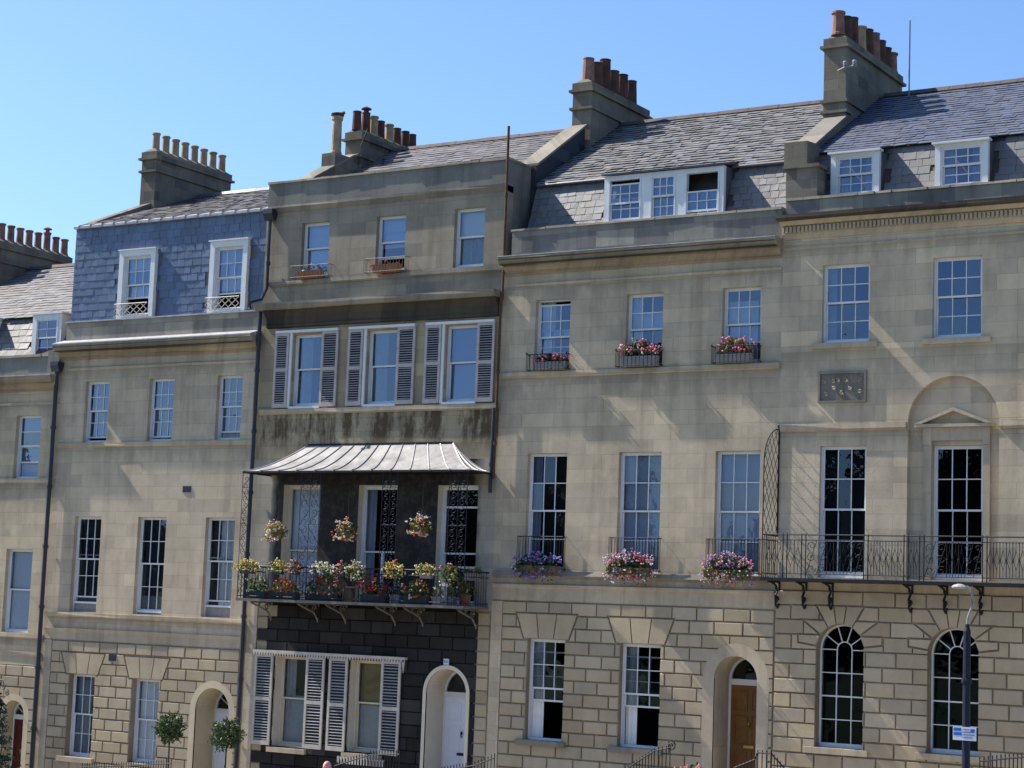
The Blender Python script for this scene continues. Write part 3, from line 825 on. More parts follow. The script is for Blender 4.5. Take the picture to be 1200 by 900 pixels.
# ================================================================== HOUSE 1 (far left)
def house_one():
    H = thing('terraced_house', 'cut-off house at the left end with one white dormer and a red door', 'house', (-45.8, 0, -6.2), 'terraced houses')
    x0, x1 = -49.6, -42.0; bays = [(-43.71, -42.66), (-46.27, -45.22), (-48.8, -47.75)]
    o2 = [Op(a, b, 3.46, 5.38) for a, b in bays]; o1 = [Op(a-.05, b, -1.17, 1.32) for a, b in bays]
    og = [Op(a, b, -5.3, -2.95) for a, b in bays[1:]]; d = Op(-43.42, -42.55, -7.0, -3.18, True, .4)
    w = MB(); facade(w, x0, x1, -2.14, 6.5, o2+o1, 0, 0); facade(w, x0, x1, BP, -2.14, og+[d], 0, 1)
    w.face([(x0, 0, BP), (x0, 11, BP), (x0, 11, 7), (x0, 0, 7)])
    w.build('wall', ['stone_h1', 'joint'], H)
    b = MB(); v = [q for o in og for q in flat_vous(o)]
    rustic(b, x0, x1-.14, -2.14, BP, .32, .7, [o.outline() for o in og]+[ring_hole(d, .2)], v, seed=3)
    b.build('rusticated_blocks', 'block', H)
    surround(H, d, .2, zb=BP); arch_door(H, d, 'door_red', .4, -6.3)
    moulding(x0, x1, [(0.422, 6.530), (0.422, 6.470), (0.394, 6.453), (0.367, 6.418), (0.367, 6.349), (0.204, 6.347), (0.204, 6.306), (0.163, 6.238), (0.109, 6.195), (0.109, 6.160), (0.048, 6.156), (0.034, 6.100)], 'cornice', 'cornice', H)
    mb = MB(); mb.box(x0, x1, -.435, .1, 6.53, 6.56); mb.build('lead_flashing', 'lead', H)
    moulding(x0, x1, [(0.048, 5.76), (0.034, 5.70), (0.000, 5.69)], 'trim', 'frieze_line', H)
    moulding(x0, x1, [(0.061, 3.45), (0.061, 3.34), (0.020, 3.30)], 'trim', 'string_course', H)
    moulding(x0, x1, [(0.068, -1.19), (0.068, -1.30), (0.027, -1.34)], 'trim', 'sill_course', H); moulding(x0, x1, [(0.054, -1.72), (0.054, -1.84), (0.020, -1.88), (0.020, -2.12)], 'trim', 'plat_band', H)
    p = MB(); p.box(x0, x1-.14, 0, .3, 6.5, 7.16); coping(H, x0, -42.51, -.05, .35, 7.16, 7.24, 'trim_mid'); p.box(-42.5, -42.02, -.06, .34, 6.5, 7.34); p.build('parapet', 'parapet_grey', H)
    for o in o2: sash(H, o, 1, 4, lift=.42, curt=[('flat', 0, 1, .0, 1, 'blind_blue')], glass='glass_sky')
    for o in o1: sash(H, o, 1, 2, curt=[('flat', 0, 1, .0, 1, 'blind')], glass='glass'); 
    for o in og: sash(H, o, 3, 4)
    # mansard roof
    r = MB(); a, bk, rd = (.5, 6.9), (1.2, 8.6), (5.5, 11.2)
    dx0, dx1 = -44.02, -42.78
    roof_slope(r, x0, x1, a, bk, .24, .34, 21, skip=lambda u, v: dx0-.02 < x0+u < dx1+.02 or -47.07 < x0+u < -45.83)
    roof_slope(r, x0, x1, (1.1, 8.62), rd, .25, .38, 22)
    plane(r, x0, x1, rd, (11, 7.0), 1)
    r.build('roof', ['slate_mauve', 'ridge'], H)
    ridge_tiles(H, x0, x1, 5.5, 11.22)
    for dx0, dx1 in ((-44.02, -42.78), (-47.05, -45.85)):
        dm = MB(); y = .7
        dm.box(dx0, dx0+.14, y, y+.1, 7.2, 8.6); dm.box(dx1-.14, dx1, y, y+.1, 7.2, 8.6); dm.box(dx0+.14, dx1-.14, y, y+.1, 8.48, 8.6); dm.box(dx0-.06, dx1+.06, y-.08, y+.1, 7.1, 7.2)
        dm.box(dx0, dx0+.05, y+.1, 2.0, 7.2, 8.59); dm.box(dx1-.05, dx1, y+.1, 2.0, 7.2, 8.59); dm.box(dx0-.05, dx1+.05, y-.06, 1.6, 8.602, 8.66)
        D = dm.build('dormer', 'white', H)
        sash(D, Op(dx0+.14, dx1-.14, 7.2, 8.48), 2, 4, y=y-.01, fw=.05, glass='glass_sky', name='dormer_window', curt=None)
    party(H, -49.6, .5, [(.2, 7.3), (1.2, 8.9), (3.9, 10.6)], 6)
    S = chimney(H, -49.6, 4.0, 7.5, 8, 11.95)
    for y in [4.38+.43*i for i in range(8)]: pot(S, -49.6, y, 12.05, 12.63 if abs(y-6.5) > .2 else 12.72, .135, 'pot_pink', cowl=abs(y-6.53) < .2)
    drainpipe(H, [(-42.02, -.13, 6.75), (-42.02, -.13, -6.6)], .065, hopper=(-42.02, -.13, 6.95))
    br = MB()
    for k, (cx, cz, rr_) in enumerate([(-43.2, -2.72, .16), (-43.45, -2.9, .13), (-42.98, -2.95, .1)]): spiral(br, cx, -.35, cz, rr_, 1.4, k, rad=.016, hand=1 if k % 2 else -1)
    br.tube([(-43.6, -.02, -2.75), (-43.4, -.35, -2.6), (-43.1, -.35, -2.56)], .016, 4); br.build('lamp_bracket', 'iron', H)
    interior(H, x0+.05, x1-.05, BP, 6.6)
    return H
house_one()

# ================================================================== HOUSE 2 (slate-hung attic)
def house_two():
    H = thing('terraced_house', 'house with a blue slate-hung attic storey and two tall white attic windows', 'house', (-38.2, 0, -5.7), 'terraced houses')
    x0, x1 = -42.0, -34.35
    o2 = [Op(-40.92, -39.97, 4.52, 6.34), Op(-38.40, -37.44, 4.52, 6.35), Op(-35.84, -34.91, 4.52, 6.36)]
    o1 = [Op(-41.02, -39.96, -.47, 2.32), Op(-38.53, -37.45, -.47, 2.32), Op(-35.98, -34.92, -.47, 2.32)]
    og = [Op(-40.84, -39.80, -4.65, -2.28), Op(-38.37, -37.33, -4.66, -2.30)]; d = Op(-35.95, -34.75, -6.9, -2.42, True, .8)
    w = MB(); facade(w, x0, x1, -1.31, 7.45, o2+o1, 0, 0); facade(w, x0, x1, BP, -1.31, og+[d], 0, 1)
    w.build('wall', ['stone_h2', 'joint'], H)
    p = MB(); p.box(x0+.02, -41.6, -.045, .1, BP, -1.33); p.build('pilaster', 'stone_h2', H)
    b = MB(); v = [q for o in og for q in flat_vous(o, .62)]
    rustic(b, -41.58, -34.47, -1.33, BP, .312, .66, [o.outline() for o in og]+[ring_hole(d, .2)], v, seed=12)
    b.build('rusticated_blocks', 'block', H)
    surround(H, d, .2, zb=BP); arch_door(H, d, 'door_white', .8, -5.6, knocker='iron')
    moulding(x0, x1-.02, [(0.422, 7.430), (0.422, 7.370), (0.394, 7.353), (0.367, 7.318), (0.367, 7.249), (0.204, 7.247), (0.204, 7.206), (0.163, 7.138), (0.109, 7.095), (0.109, 7.060), (0.048, 7.056), (0.034, 7.000)], 'cornice', 'cornice', H)
    lf = MB(); lf.prism_x([(-.435, 7.433), (-.435, 7.465), (.05, 7.62), (.05, 7.433)], x0+.01, x1-.03); lf.build('lead_flashing', 'lead', H)
    dp = MB(); dp.box(x0+.03, x1-.05, -.385, -.235, 7.233, 7.251); dp.box(x0+.03, x1-.05, -.435, -.40, 7.345, 7.362); dp.build('drip_edge', 'drip', H)  # dark strips in place of shadow under the lip and soffit edge
    moulding(x0+.4, x1-.05, [(0.048, 6.75), (0.034, 6.69), (0.000, 6.68)], 'trim', 'frieze_line', H)
    moulding(x0+.1, x1-.02, [(0.061, 4.50), (0.061, 4.40), (0.020, 4.36)], 'trim', 'string_course', H)
    moulding(x0+.1, x1-.02, [(.11, -.50), (.11, -.60), (.05, -.64)], 'trim', 'sill_course', H)
    moulding(x0+.1, x1-.02, [(.10, -.97), (0.068, -1.05), (0.027, -1.09), (0.027, -1.29)], 'trim', 'plat_band', H)
    q = MB(); q.box(x0+.15, x1-.06, 0, .22, 7.45, 8.14); q.build('parapet', 'parapet', H)
    lc = MB(); lc.box(x0+.1, x1-.04, -.05, .3, 8.142, 8.18); lc.build('lead_coping', 'lead', H)
    for i, o in enumerate(o2): sash(H, o, 3, 4, lift=(.08, .06, .16)[i], curt=[('c', 0, 1, 0, 1, 'net')] if i else [('c', .1, 1, .1, 1, 'net')], glass='glass_sky', seed=i)
    for i, o in enumerate(o1):
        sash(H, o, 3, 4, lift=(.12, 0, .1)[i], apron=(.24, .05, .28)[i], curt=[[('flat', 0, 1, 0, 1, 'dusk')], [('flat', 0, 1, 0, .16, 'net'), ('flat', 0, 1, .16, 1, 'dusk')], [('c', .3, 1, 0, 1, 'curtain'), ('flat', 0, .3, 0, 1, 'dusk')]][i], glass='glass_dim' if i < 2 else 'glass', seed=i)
    for i, o in enumerate(og):
        W = sash(H, o, 3, 4, y=.18, curt=[[('c', 0, .6, 0, 1, 'blind_blue')], [('flat', 0, .72, .5, 1, 'blind'), ('flat', 0, 1, 0, .5, 'blind')]][i], glass='glass_dim' if i == 0 else 'glass', seed=i)
    sl = MB(); sl.box(-41.05, -39.65, -.14, .1, -4.8, -4.66); sl.build('window_sill', 'trim', H)
    # slate-hung attic
    y = .28; z0, z1 = 8.1, 11.12
    ca = (-40.04, -38.62, 8.22, 10.26); cb = (-36.52, -35.13, 8.22, 10.30); fr = .17
    ops = [Op(c[0]+fr, c[1]-fr, c[2]+.08, c[3]-fr, depth=.25) for c in (ca, cb)]
    s = MB(); facade(s, x0+.02, x1-.0, z0, z1, ops, y+.02, 1)
    s.face([(x1, y+.02, z0), (x1, 6, z0), (x1, 6, z1), (x1, y+.02, z1)], 1); s.face([(x0+.02, y+.02, z0), (x0+.02, 6, z0), (x0+.02, 6, z1), (x0+.02, y+.02, z1)], 1)
    def sk(u, vv):
        X, Z = x0+.02+u, z0+vv
        return any(c[0]-.10 < X < c[1]+.10 and Z < c[3]-.05 for c in (ca, cb))
    slates(s, (x0+.02, y, z0), (1, 0, 0), (0, 0, 1), x1-x0-.02, z1-z0, .225, .31, 33, .82, 1.18, .009, 0, sk, .015, .02)
    s.build('slate_hung_wall', ['slate_hung', 'lead_dark'], H)
    cap = MB(); cap.prism_x([(y-.1, 11.08), (y-.1, 11.15), (y+.15, 11.24), (y+.15, 11.08)], x0-.02, x1-.02)
    for k in range(16): cap.tube([(x0+.2+k*.47, y-.11, 11.07), (x0+.2+k*.47, y-.11, 11.16), (x0+.2+k*.47, y+.15, 11.25)], .016, 4)
    cap.build('lead_capping', 'lead', H)
    for i, (c, o) in enumerate(zip((ca, cb), ops)):
        f = MB(); yy = y-.12
        f.box(c[0], c[0]+fr, yy, y+.05, c[2], c[3]-fr); f.box(c[1]-fr, c[1], yy, y+.05, c[2], c[3]-fr); f.box(c[0], c[1], yy, y+.05, c[3]-fr, c[3]); f.box(c[0]-.04, c[1]+.04, yy-.05, y+.05, c[3]+.001, c[3]+.035)
        f.box(c[0]+fr, c[1]-fr, yy-.02, y+.05, c[2], c[2]+.08)
        F = f.build('window_casing', 'white', H)
        W = sash(F, o, 3, 4, y=y-.01, lift=(.46, .40)[i], curt=[('c', 0, 1, .30, 1, 'blind')], glass='glass_sky', seed=i, name='attic_window', fw=.05)
        g = MB(); a, b2 = c[0]-.03, c[1]-fr; zz0, zz1 = c[2]+.02, c[2]+.42; n = 5
        for k in range(-2, n+2):
            for sgn in (1, -1):
                xa = a+(b2-a)*k/n; xb = xa+(b2-a)*2/n*sgn; p0, p1 = [xa, zz0], [xb, zz1]
                if sgn > 0:
                    if p0[0] < a: t = (a-p0[0])/(p1[0]-p0[0]); p0 = [a, zz0+(zz1-zz0)*t]
                    if p1[0] > b2: t = (b2-p0[0])/(p1[0]-p0[0]); p1 = [b2, p0[1]+(p1[1]-p0[1])*t]
                else:
                    if p0[0] > b2: t = (b2-p0[0])/(p1[0]-p0[0]); p0 = [b2, zz0+(zz1-zz0)*t]
                    if p1[0] < a: t = (a-p0[0])/(p1[0]-p0[0]); p1 = [a, p0[1]+(p1[1]-p0[1])*t]
                if p1[1]-p0[1] > .03: g.tube([(p0[0], yy-.06, p0[1]), (p1[0], yy-.06, p1[1])], .012, 4)
        g.tube([(a, yy-.06, zz1), (b2, yy-.06, zz1)], .014, 4)
        g.build('lattice_guard', 'shutter_lo', F)
    # roof behind
    r = MB(); roof_slope(r, x0+.05, x1, (y+.1, 11.2), (5.5, 13.15), .25, .36, 41); plane(r, x0, x1, (5.5, 13.15), (11, 10.5), 1)
    r.build('roof', ['slate_mauve', 'ridge'], H); ridge_tiles(H, x0, x1, 5.5, 13.17, 'lead_dark')
    party(H, -42.0, .36, [(.5, 11.2), (1.0, 11.48), (3.3, 12.5), (5.6, 13.3)], 8, cop=False)
    S = chimney(H, -42.0, 3.3, 7.0, 10.5, 14.2, neck=13.52)
    for k in range(8): pot(S, -42.0, 3.57+.466*k, 14.28, 14.87, .13, 'pot_cream')
    drainpipe(H, [(-34.30, -.14, 8.15), (-34.32, -.14, -6.4)], .06, 'pipe')
    for (vx, vz) in ((-36.75, 3.12), (-39.16, -1.75)):
        v_ = MB(); v_.box(vx-.15, vx+.15, -.05 if vz < 0 else -.012, .02, vz-.09, vz+.09)
        for k in range(4): v_.box(vx-.14, vx+.14, (-.06 if vz < 0 else -.022), (-.051 if vz < 0 else -.013), vz-.075+k*.04, vz-.055+k*.04)
        v_.build('vent_grille', 'pipe', H)
    interior(H, x0+.05, x1-.05, BP, 10.9)
    return H
house_two()

# ================================================================== HOUSE 3 (shutters, canopy, balcony)
def shutter(house, x0, x1, z0, z1, y, mat, seed=0):
    rr = random.Random(seed); mb = MB(); st = .07; t = .045; mz = (z0+z1)/2+rr.uniform(-.02, .02)
    mb.box(x0, x0+st, y-t, y, z0, z1); mb.box(x1-st, x1, y-t, y, z0, z1)
    for a, b in ((z0, z0+.12), (mz-.05, mz+.05), (z1-.08, z1)): mb.box(x0+st, x1-st, y-t, y, a, b)
    for a, b in ((z0+.12, mz-.05), (mz+.05, z1-.08)):
        up = seed < 20; n = int((b-a)/(.062 if up else .076)); d = (b-a)/n
        for i in range(n):
            z = a+d*(i+.5); s = (.013 if up else .009)+rr.uniform(-.003, .003)
            mb.mesh([(x0+st, y-t+.002, z-s), (x1-st, y-t+.002, z-s), (x1-st, y-.005, z+s*.75), (x0+st, y-.005, z+s*.75), (x0+st, y-t+.002, z-s+.009), (x1-st, y-t+.002, z-s+.009), (x1-st, y-.005, z+s*.75+.009), (x0+st, y-.005, z+s*.75+.009)],
                    [(0,1,2,3),(4,7,6,5),(0,4,5,1),(2,6,7,3)])
    bk = mb.build('shutter', mat, house)
    d = MB(); d.box(x0+st, x1-st, y-.004, y, z0+.1, z1-.06); d.build('shutter_backing', 'iron_blue', bk)  # dark sheet added behind the slats so the gaps look dark
    return bk

def house_three():
    H = thing('terraced_house', 'soot-blackened house with louvred shutters and a metal canopy over its balcony', 'house', (-30.3, 0, -5.1), 'terraced houses')
    x0, x1 = -34.35, -26.35
    o3 = [Op(-33.07, -32.11, 9.05, 10.56), Op(-30.51, -29.54, 9.05, 10.56), Op(-27.97, -27.01, 8.98, 10.57)]
    o2 = [Op(-33.18, -32.15, 5.41, 7.41), Op(-30.64, -29.62, 5.40, 7.42), Op(-28.10, -27.08, 5.40, 7.44)]
    o1 = [Op(-33.24, -31.98, .12, 3.23), Op(-30.69, -29.44, .12, 3.22), Op(-28.13, -26.89, .12, 3.21)]
    og = [Op(-33.22, -32.12, -3.84, -1.43), Op(-30.70, -29.64, -3.82, -1.43)]
    for o in og+o1: o.depth = .3; o.bare = True
    for o in og+o1:
        rv = MB(); ol = o.outline()
        for a, b_ in zip(ol, ol[1:]+ol[:1]): rv.face([(a[0], -.031 if o in og else 0, a[1]), (b_[0], -.031 if o in og else 0, b_[1]), (b_[0], .3, b_[1]), (a[0], .3, a[1])])
        rv.build('window_reveal', 'cream_paint', H)
    d = Op(-28.22, -26.99, -6.7, -1.53, True, .8)
    w = MB()
    facade(w, x0, x1, 7.7, 11.1, o3, 0, 0); facade(w, x0, x1, 3.9, 7.7, o2, 0, 1); facade(w, x0, x1, 0, 3.9, o1, 0, 2)
    sootx = lambda X, z=0: 1 if (-33.66 < X+.2*sin(z*9)*(X < -33) < -26.72) else 0
    facade(w, x0, x1, BP, 0, og+[d], 0, 0, matfn=lambda X, z: 3+sootx(X), xc=(-33.6, -26.8))
    w.face([(x1, 0, 7.7), (x1, 1.2, 7.7), (x1, 1.2, 11.09), (x1, 0, 11.09)], 0); w.face([(x0, 0, 7.7), (x0, 1.2, 7.7), (x0, 1.2, 11.09), (x0, 0, 11.09)], 0)
    w.build('wall', ['stone_h3', 'stone_h3_runs', 'stone_h3_soot', 'joint', 'joint_soot'], H)
    pl = MB(); pl.box(x0+.08, -33.92, -.045, .1, BP, 0); pl.build('pilaster', 'stone_h2', H)
    b = MB()
    rustic(b, -33.9, -26.73, -.05, BP, .33, .72, [o.outline() for o in og]+[ring_hole(d, .10)], [], proud=.03, gap=.026, seed=31, matfn=lambda X, z: 1 if sootx(X, z) else 0)
    rustic(b, -26.72, x1-.01, -.05, BP, .33, .40, [], [], proud=.03, gap=.026, seed=32)
    b.build('rusticated_blocks', ['block_grey', 'block_soot'], H)
    surround(H, d, .10, .05, mat='cream_paint', zb=BP); arch_door(H, d, 'door_white', .8, -4.75, knocker='iron', fan=False)
    # top storey trim and parapet
    moulding(x0+.12, x1, [(0.109, 11.10), (0.109, 11.04), (0.054, 10.98), (0.014, 10.92)], 'trim_mid', 'cornice', H)
    p = MB(); p.box(x0+.02, x1, 0, .3, 11.1, 11.76); p.box(x0+.02, x1-.31, .301, 1.1, 11.3, 11.755); p.box(x1-.3, x1+.004, .302, 1.15, 9.8, 11.758); p.box(x1-.34, x1+.03, .341, 1.2, 11.76, 11.82)
    p.build('parapet', 'parapet_grey', H); coping(H, x0, x1+.03, -.05, .34, 11.76, 11.82, 'trim_mid')
    moulding(x0+.25, x1-.02, [(0.082, 8.93), (0.082, 8.84), (0.027, 8.80)], 'trim_mid', 'string_course', H)
    # heavy black cornice
    moulding(x0+.02, x1-.02, [(0.435, 8.27), (0.435, 8.20), (0.394, 8.15), (0.340, 8.10)], 'trim_mid', 'cornice', H)
    moulding(x0+.25, x1-.1, [(0.258, 8.098), (0.190, 7.99), (0.095, 7.90), (0.068, 7.72), (0.095, 7.70), (0.095, 7.64), (0.014, 7.61)], 'trim_dark', 'entablature', H)
    moulding(x0+.02, x1-.02, [(0.082, 5.33), (0.082, 5.22), (0.027, 5.18)], 'trim', 'sill_course', H)
    for i, o in enumerate(o3):
        W = sash(H, o, 1, 2, curt=[('flat', 0, 1, 0 if i != 1 else .42, 1, 'blind') if i < 2 else ('c', 0, 1, 0, .5, 'net')]+([('flat', 0, 1, .5, 1, 'blind')] if i == 2 else []), lift=.28 if i == 1 else 0, glass='glass_sky' if i != 2 else 'glass', seed=i, apron=.0 if i < 2 else 0)
    for i, o in enumerate(o2):
        W = sash(H, o, 1, 2, y=.12, curt=[('c', 0, .5, 0, 1, 'net')] if i < 2 else [('flat', 0, 1, 0, 1, 'blind_blue')], glass='glass_sky', seed=i)
        xa, xb = ((-33.77, -31.58), (-31.24, -29.03), (-28.71, -26.53))[i]
        f = MB(); f.box(xa+.02, xb-.02, -.10, -.002, 7.462, 7.53); f.box(o.x0-.09, o.x0-.01, -.05, -.002, 5.36, 7.46); f.box(o.x0-.01, o.x1+.02, -.08, .1, 5.335, 5.395); f.build('shutter_frame', 'white', W)
        shutter(H, xa, o.x0-.10, 5.37, 7.46, -.03, 'shutter', i); shutter(H, o.x1+.01, xb, 5.37, 7.46, -.03, 'shutter', i+9)
    for i, o in enumerate(o1):
        W = sash(H, o, 1, 2, y=.2, meet=.42, curt=[[('flat', 0, 1, 0, 1, 'blind')], [('c', 0, .25, 0, 1, 'blind_blue')], None][i], glass=('glass', 'glass', 'glass_dim')[i], fw=.08, paint='cream_paint' if i == 0 else 'white', seed=i)
        if i == 1:
            q = MB(); q.box(o.cx+.02, o.cx+.10, .24, .30, .2, 1.42); q.build('mullion', 'white', W)
        if i == 2:
            for tz in (2.62, 1.06): q = MB(); q.box(o.x0+.1, o.x1-.1, .23, .28, tz, tz+.055); q.build('transom', 'white', W)
    for i, o in enumerate(og):
        W = sash(H, o, 1, 2, y=.26, curt=[('flat', 0, 1, 0, .56, 'net'), ('c', 0, .35, .5, 1, 'net')] if i == 0 else [('flat', 0, 1, 0, .5, 'net'), ('flat', 0, 1, .5, 1, 'blind_gold')], glass='glass', seed=i, fw=.05, meet=.52, paint='cream_paint')
        q = MB(); q.box(o.x0-.1, o.x1+.1, -.12, .2, o.z0-.17, o.z0-.04); q.build('window_sill', 'trim', H)
        lx = MB()   # lace grid
        for k in range(11): x = o.x0+.1+(o.x1-o.x0-.2)*k/10; lx.box(x-.006, x+.006, .435, .44, o.z0+.08, o.z0+1.3)
        for k in range(13): z = o.z0+.08+1.22*k/12; lx.box(o.x0+.1, o.x1-.1, .428, .433, z-.006, z+.006)
        lx.build('lace', 'blind_blue', W)
        shutter(H, (-33.87, -31.34)[i], o.x0-.03, -3.84, -1.40, -.06, 'shutter_lo', 20+i); shutter(H, o.x1+.01, (-31.49, -29.01)[i], -3.84, -1.40, -.06, 'shutter_lo', 30+i)
    va = MB(); va.box(-33.92, -28.86, -.16, -.03, -1.36, -1.29)
    n = 56
    for k in range(n):
        xa = -33.92+5.06*k/n; va.prism_y([(xa+.012, -1.362), (xa+.045, -1.45), (xa+.078, -1.362)], -.16, -.14)
    va.prism_y([(-28.95, -1.362), (-28.90, -1.70), (-28.86, -1.362)], -.16, -.13); va.build('valance', 'shutter_lo', H)
    pk = MB()          # pale picket trim under the second ground-floor window
    for k in range(16):
        xa = -30.86+k*.095; pk.prism_y([(xa, -4.14), (xa+.055, -4.14), (xa+.055, -3.98), (xa+.027, -3.94), (xa, -3.98)], -.20, -.18)
    pk.box(-30.88, -29.36, -.178, -.162, -4.0, -3.97); pk.build('picket_trim', 'shutter_lo', H)
    nm = MB(); nm.box(-27.70, -27.54, -.075, -.055, -1.42, -1.27); 
    N_ = nm.build('number_plate', 'sign_white', H)
    dg = MB(); dg.prism_y([(-27.675, -1.38), (-27.645, -1.38), (-27.645, -1.31), (-27.66, -1.30), (-27.675, -1.31)], -.079, -.0755); dg.prism_y([(-27.61, -1.385), (-27.58, -1.38), (-27.575, -1.31), (-27.605, -1.305)], -.079, -.0755); dg.build('numerals', 'sign_ink', N_)
    # roof
    r = MB(); roof_slope(r, x0, x1-.2, (.9, 11.35), (5.5, 13.95), .25, .36, 51, .7, 1.3); plane(r, x0, x1, (5.5, 13.95), (11, 10.5), 1)
    r.build('roof', ['slate_mauve', 'ridge'], H); ridge_tiles(H, x0, x1, 5.5, 13.97)
    party(H, -34.35, .42, [(.9, 11.55), (1.76, 12.30), (3.6, 13.35), (5.6, 14.1)], 9, 'chimney')
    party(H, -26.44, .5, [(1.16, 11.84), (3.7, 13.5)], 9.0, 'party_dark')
    S = chimney(H, -34.35, 3.9, 7.1, 11.5, 14.22, neck=13.4)
    specs = [(3.97, 14.88, 'pot_red', 0), (4.43, 14.95, 'pot_red', 1), (4.84, 14.94, 'pot_cream', 0), (5.20, 14.87, 'pot_red', 0), (5.66, 14.88, 'pot_cream', 0), (6.08, 14.85, 'pot_red', 0), (6.54, 14.86, 'pot_red', 0), (6.92, 14.85, 'pot_red', 0)]
    for y, zt, mt, cw in specs: pot(S, -34.35, y+.05, 14.3, zt, .14, mt, cowl=bool(cw), rim=mt == 'pot_cream')
    b2 = MB(); b2.box(-34.6, -34.1, 2.7, 3.4, 12.6, 13.3); b2.build('chimney_base', 'chimney', H)
    pot(S, -34.35, 3.05, 13.29, 14.5, .16, 'pot_cream', rim=True); 
    pc = MB(); pc.lathe(-34.35, 3.05, [(.19, 14.5), (.2, 14.54), (.2, 14.57), (.05, 14.62)], 10); pc.tube([(-34.35, 3.05, 14.55), (-34.1, 3.05, 14.58)], .05, 5); pc.build('pot_cowl', 'pot_red', S)
    st = MB(); st.tube([(-33.7, 4.6, 13.5), (-33.3, 4.0, 13.1)], .02, 4); st.tube([(-34.0, 3.8, 13.7), (-33.8, 3.85, 14.25)], .02, 4); st.build('stay_rod', 'iron', H)
    # rusty soil pipe on the party line, black pipe below, rainwater pipe at left
    drainpipe(H, [(-26.30, -.13, 12.62), (-26.30, -.13, 8.0)], .036, 'rust', name='vent_pipe'); drainpipe(H, [(-26.34, -.13, 8.0), (-26.36, -.13, 3.35)], .036, 'rust'); 
    drainpipe(H, [(-26.42, -.13, 5.2), (-26.45, -.13, 3.0)], .05, 'pipe')
    drainpipe(H, [(-34.13, -.12, 10.9), (-34.13, -.12, 8.75), (-34.28, -.14, 8.45), (-34.30, -.6, 8.30), (-34.30, -.6, 8.1)], .05, 'pipe', hopper=(-34.13, -.12, 11.0))
    interior(H, x0+.05, x1-.05, BP, 11.0)
    # window guards on the top floor
    guard(H, -33.25, -31.92, 8.95, .36, .22, 14, 'iron_grey', .009, False); guard(H, -30.72, -29.35, 8.95, .40, .22, 14, 'iron_grey', .009, False)
    # canopy
    cp = MB(); nt = 10; tz, ez, pr = 4.32, 3.52, 1.2; L0, R0, L1, R1 = -32.46, -27.74, -33.74, -26.40
    def lev(t): return (L0+(L1-L0)*t, R0+(R1-R0)*t, -pr*t, ez+(tz-ez)*(1-t)**1.55)
    for i in range(nt):
        a, c = lev(i/nt), lev((i+1)/nt)
        k = 24
        for j in range(k):
            u, v = j/k, (j+1)/k
            cp.face([(a[0]+(a[1]-a[0])*u, a[2], a[3]), (a[0]+(a[1]-a[0])*v, a[2], a[3]), (c[0]+(c[1]-c[0])*v, c[2], c[3]), (c[0]+(c[1]-c[0])*u, c[2], c[3])])
        for s in (0, 1): cp.face([(a[s], a[2], a[3]), (c[s], c[2], c[3]), (c[s], 0, c[3]), (a[s], 0, a[3])])
    C = cp.build('canopy', 'canopy', H)
    sm = MB()
    for j in range(0, 13):
        xa = L1+(R1-L1)*j/12
        pts = []
        for i in range(nt+1):
            l = lev(i/nt); x = L0+(R0-L0)*j/12+((L1-L0)+(R1-R0-(L1-L0))*j/12)*(i/nt)
            pts.append((x, l[2], l[3]+.012))
        sm.tube(pts, .016, 4); sm.ball((pts[-1][0], -pr-.01, ez), .035, n=6, k=4)
    for s in (0, 1):
        for q in (.33, .66):
            pts = [(lev(i/nt)[s], lev(i/nt)[2]*(1-q), lev(i/nt)[3]+.012) for i in range(nt+1)]; sm.tube(pts, .016, 4)
    sm.build('standing_seam', 'zinc', C)
    ed = MB(); ed.box(L1, R1, -pr-.012, -pr+.02, ez-.055, ez-.004); ed.box(L1, L1+.03, -pr+.02, 0, ez-.055, ez-.004); ed.box(R1-.03, R1, -pr+.02, 0, ez-.055, ez-.004)
    ed.box(L0, R0, -.04, .0, tz-.01, tz+.03); ed.build('canopy_edge', 'iron', C)
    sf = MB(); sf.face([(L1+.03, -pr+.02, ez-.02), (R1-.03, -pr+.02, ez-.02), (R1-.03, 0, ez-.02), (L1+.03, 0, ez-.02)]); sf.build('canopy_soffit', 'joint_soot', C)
    # balcony
    bl = MB(); X0, X1 = -33.76, -26.44; bl.box(X0, X1, -pr, -.0, .02, .09); B = bl.build('balcony', 'iron_grey', H)
    rl = MB()
    for z, rr_ in ((.96, .02), (.16, .012), (.82, .010)): rl.tube([(X0+.03, 0, z), (X0+.03, -pr+.04, z), (X1-.03, -pr+.04, z), (X1-.03, 0, z)], rr_, 5)
    k = int((X1-X0)/.115)
    for i in range(k+1): x = X0+.03+(X1-X0-.06)*i/k; rl.tube([(x, -pr+.04, .09), (x, -pr+.04, .96)], .0085, 4)
    for i in range(1, 10):
        for x in (X0+.03, X1-.03): rl.tube([(x, -pr+.04+.116*i, .09), (x, -pr+.04+.116*i, .96)], .0085, 4)
    rl.build('railing', 'iron_blue', B)
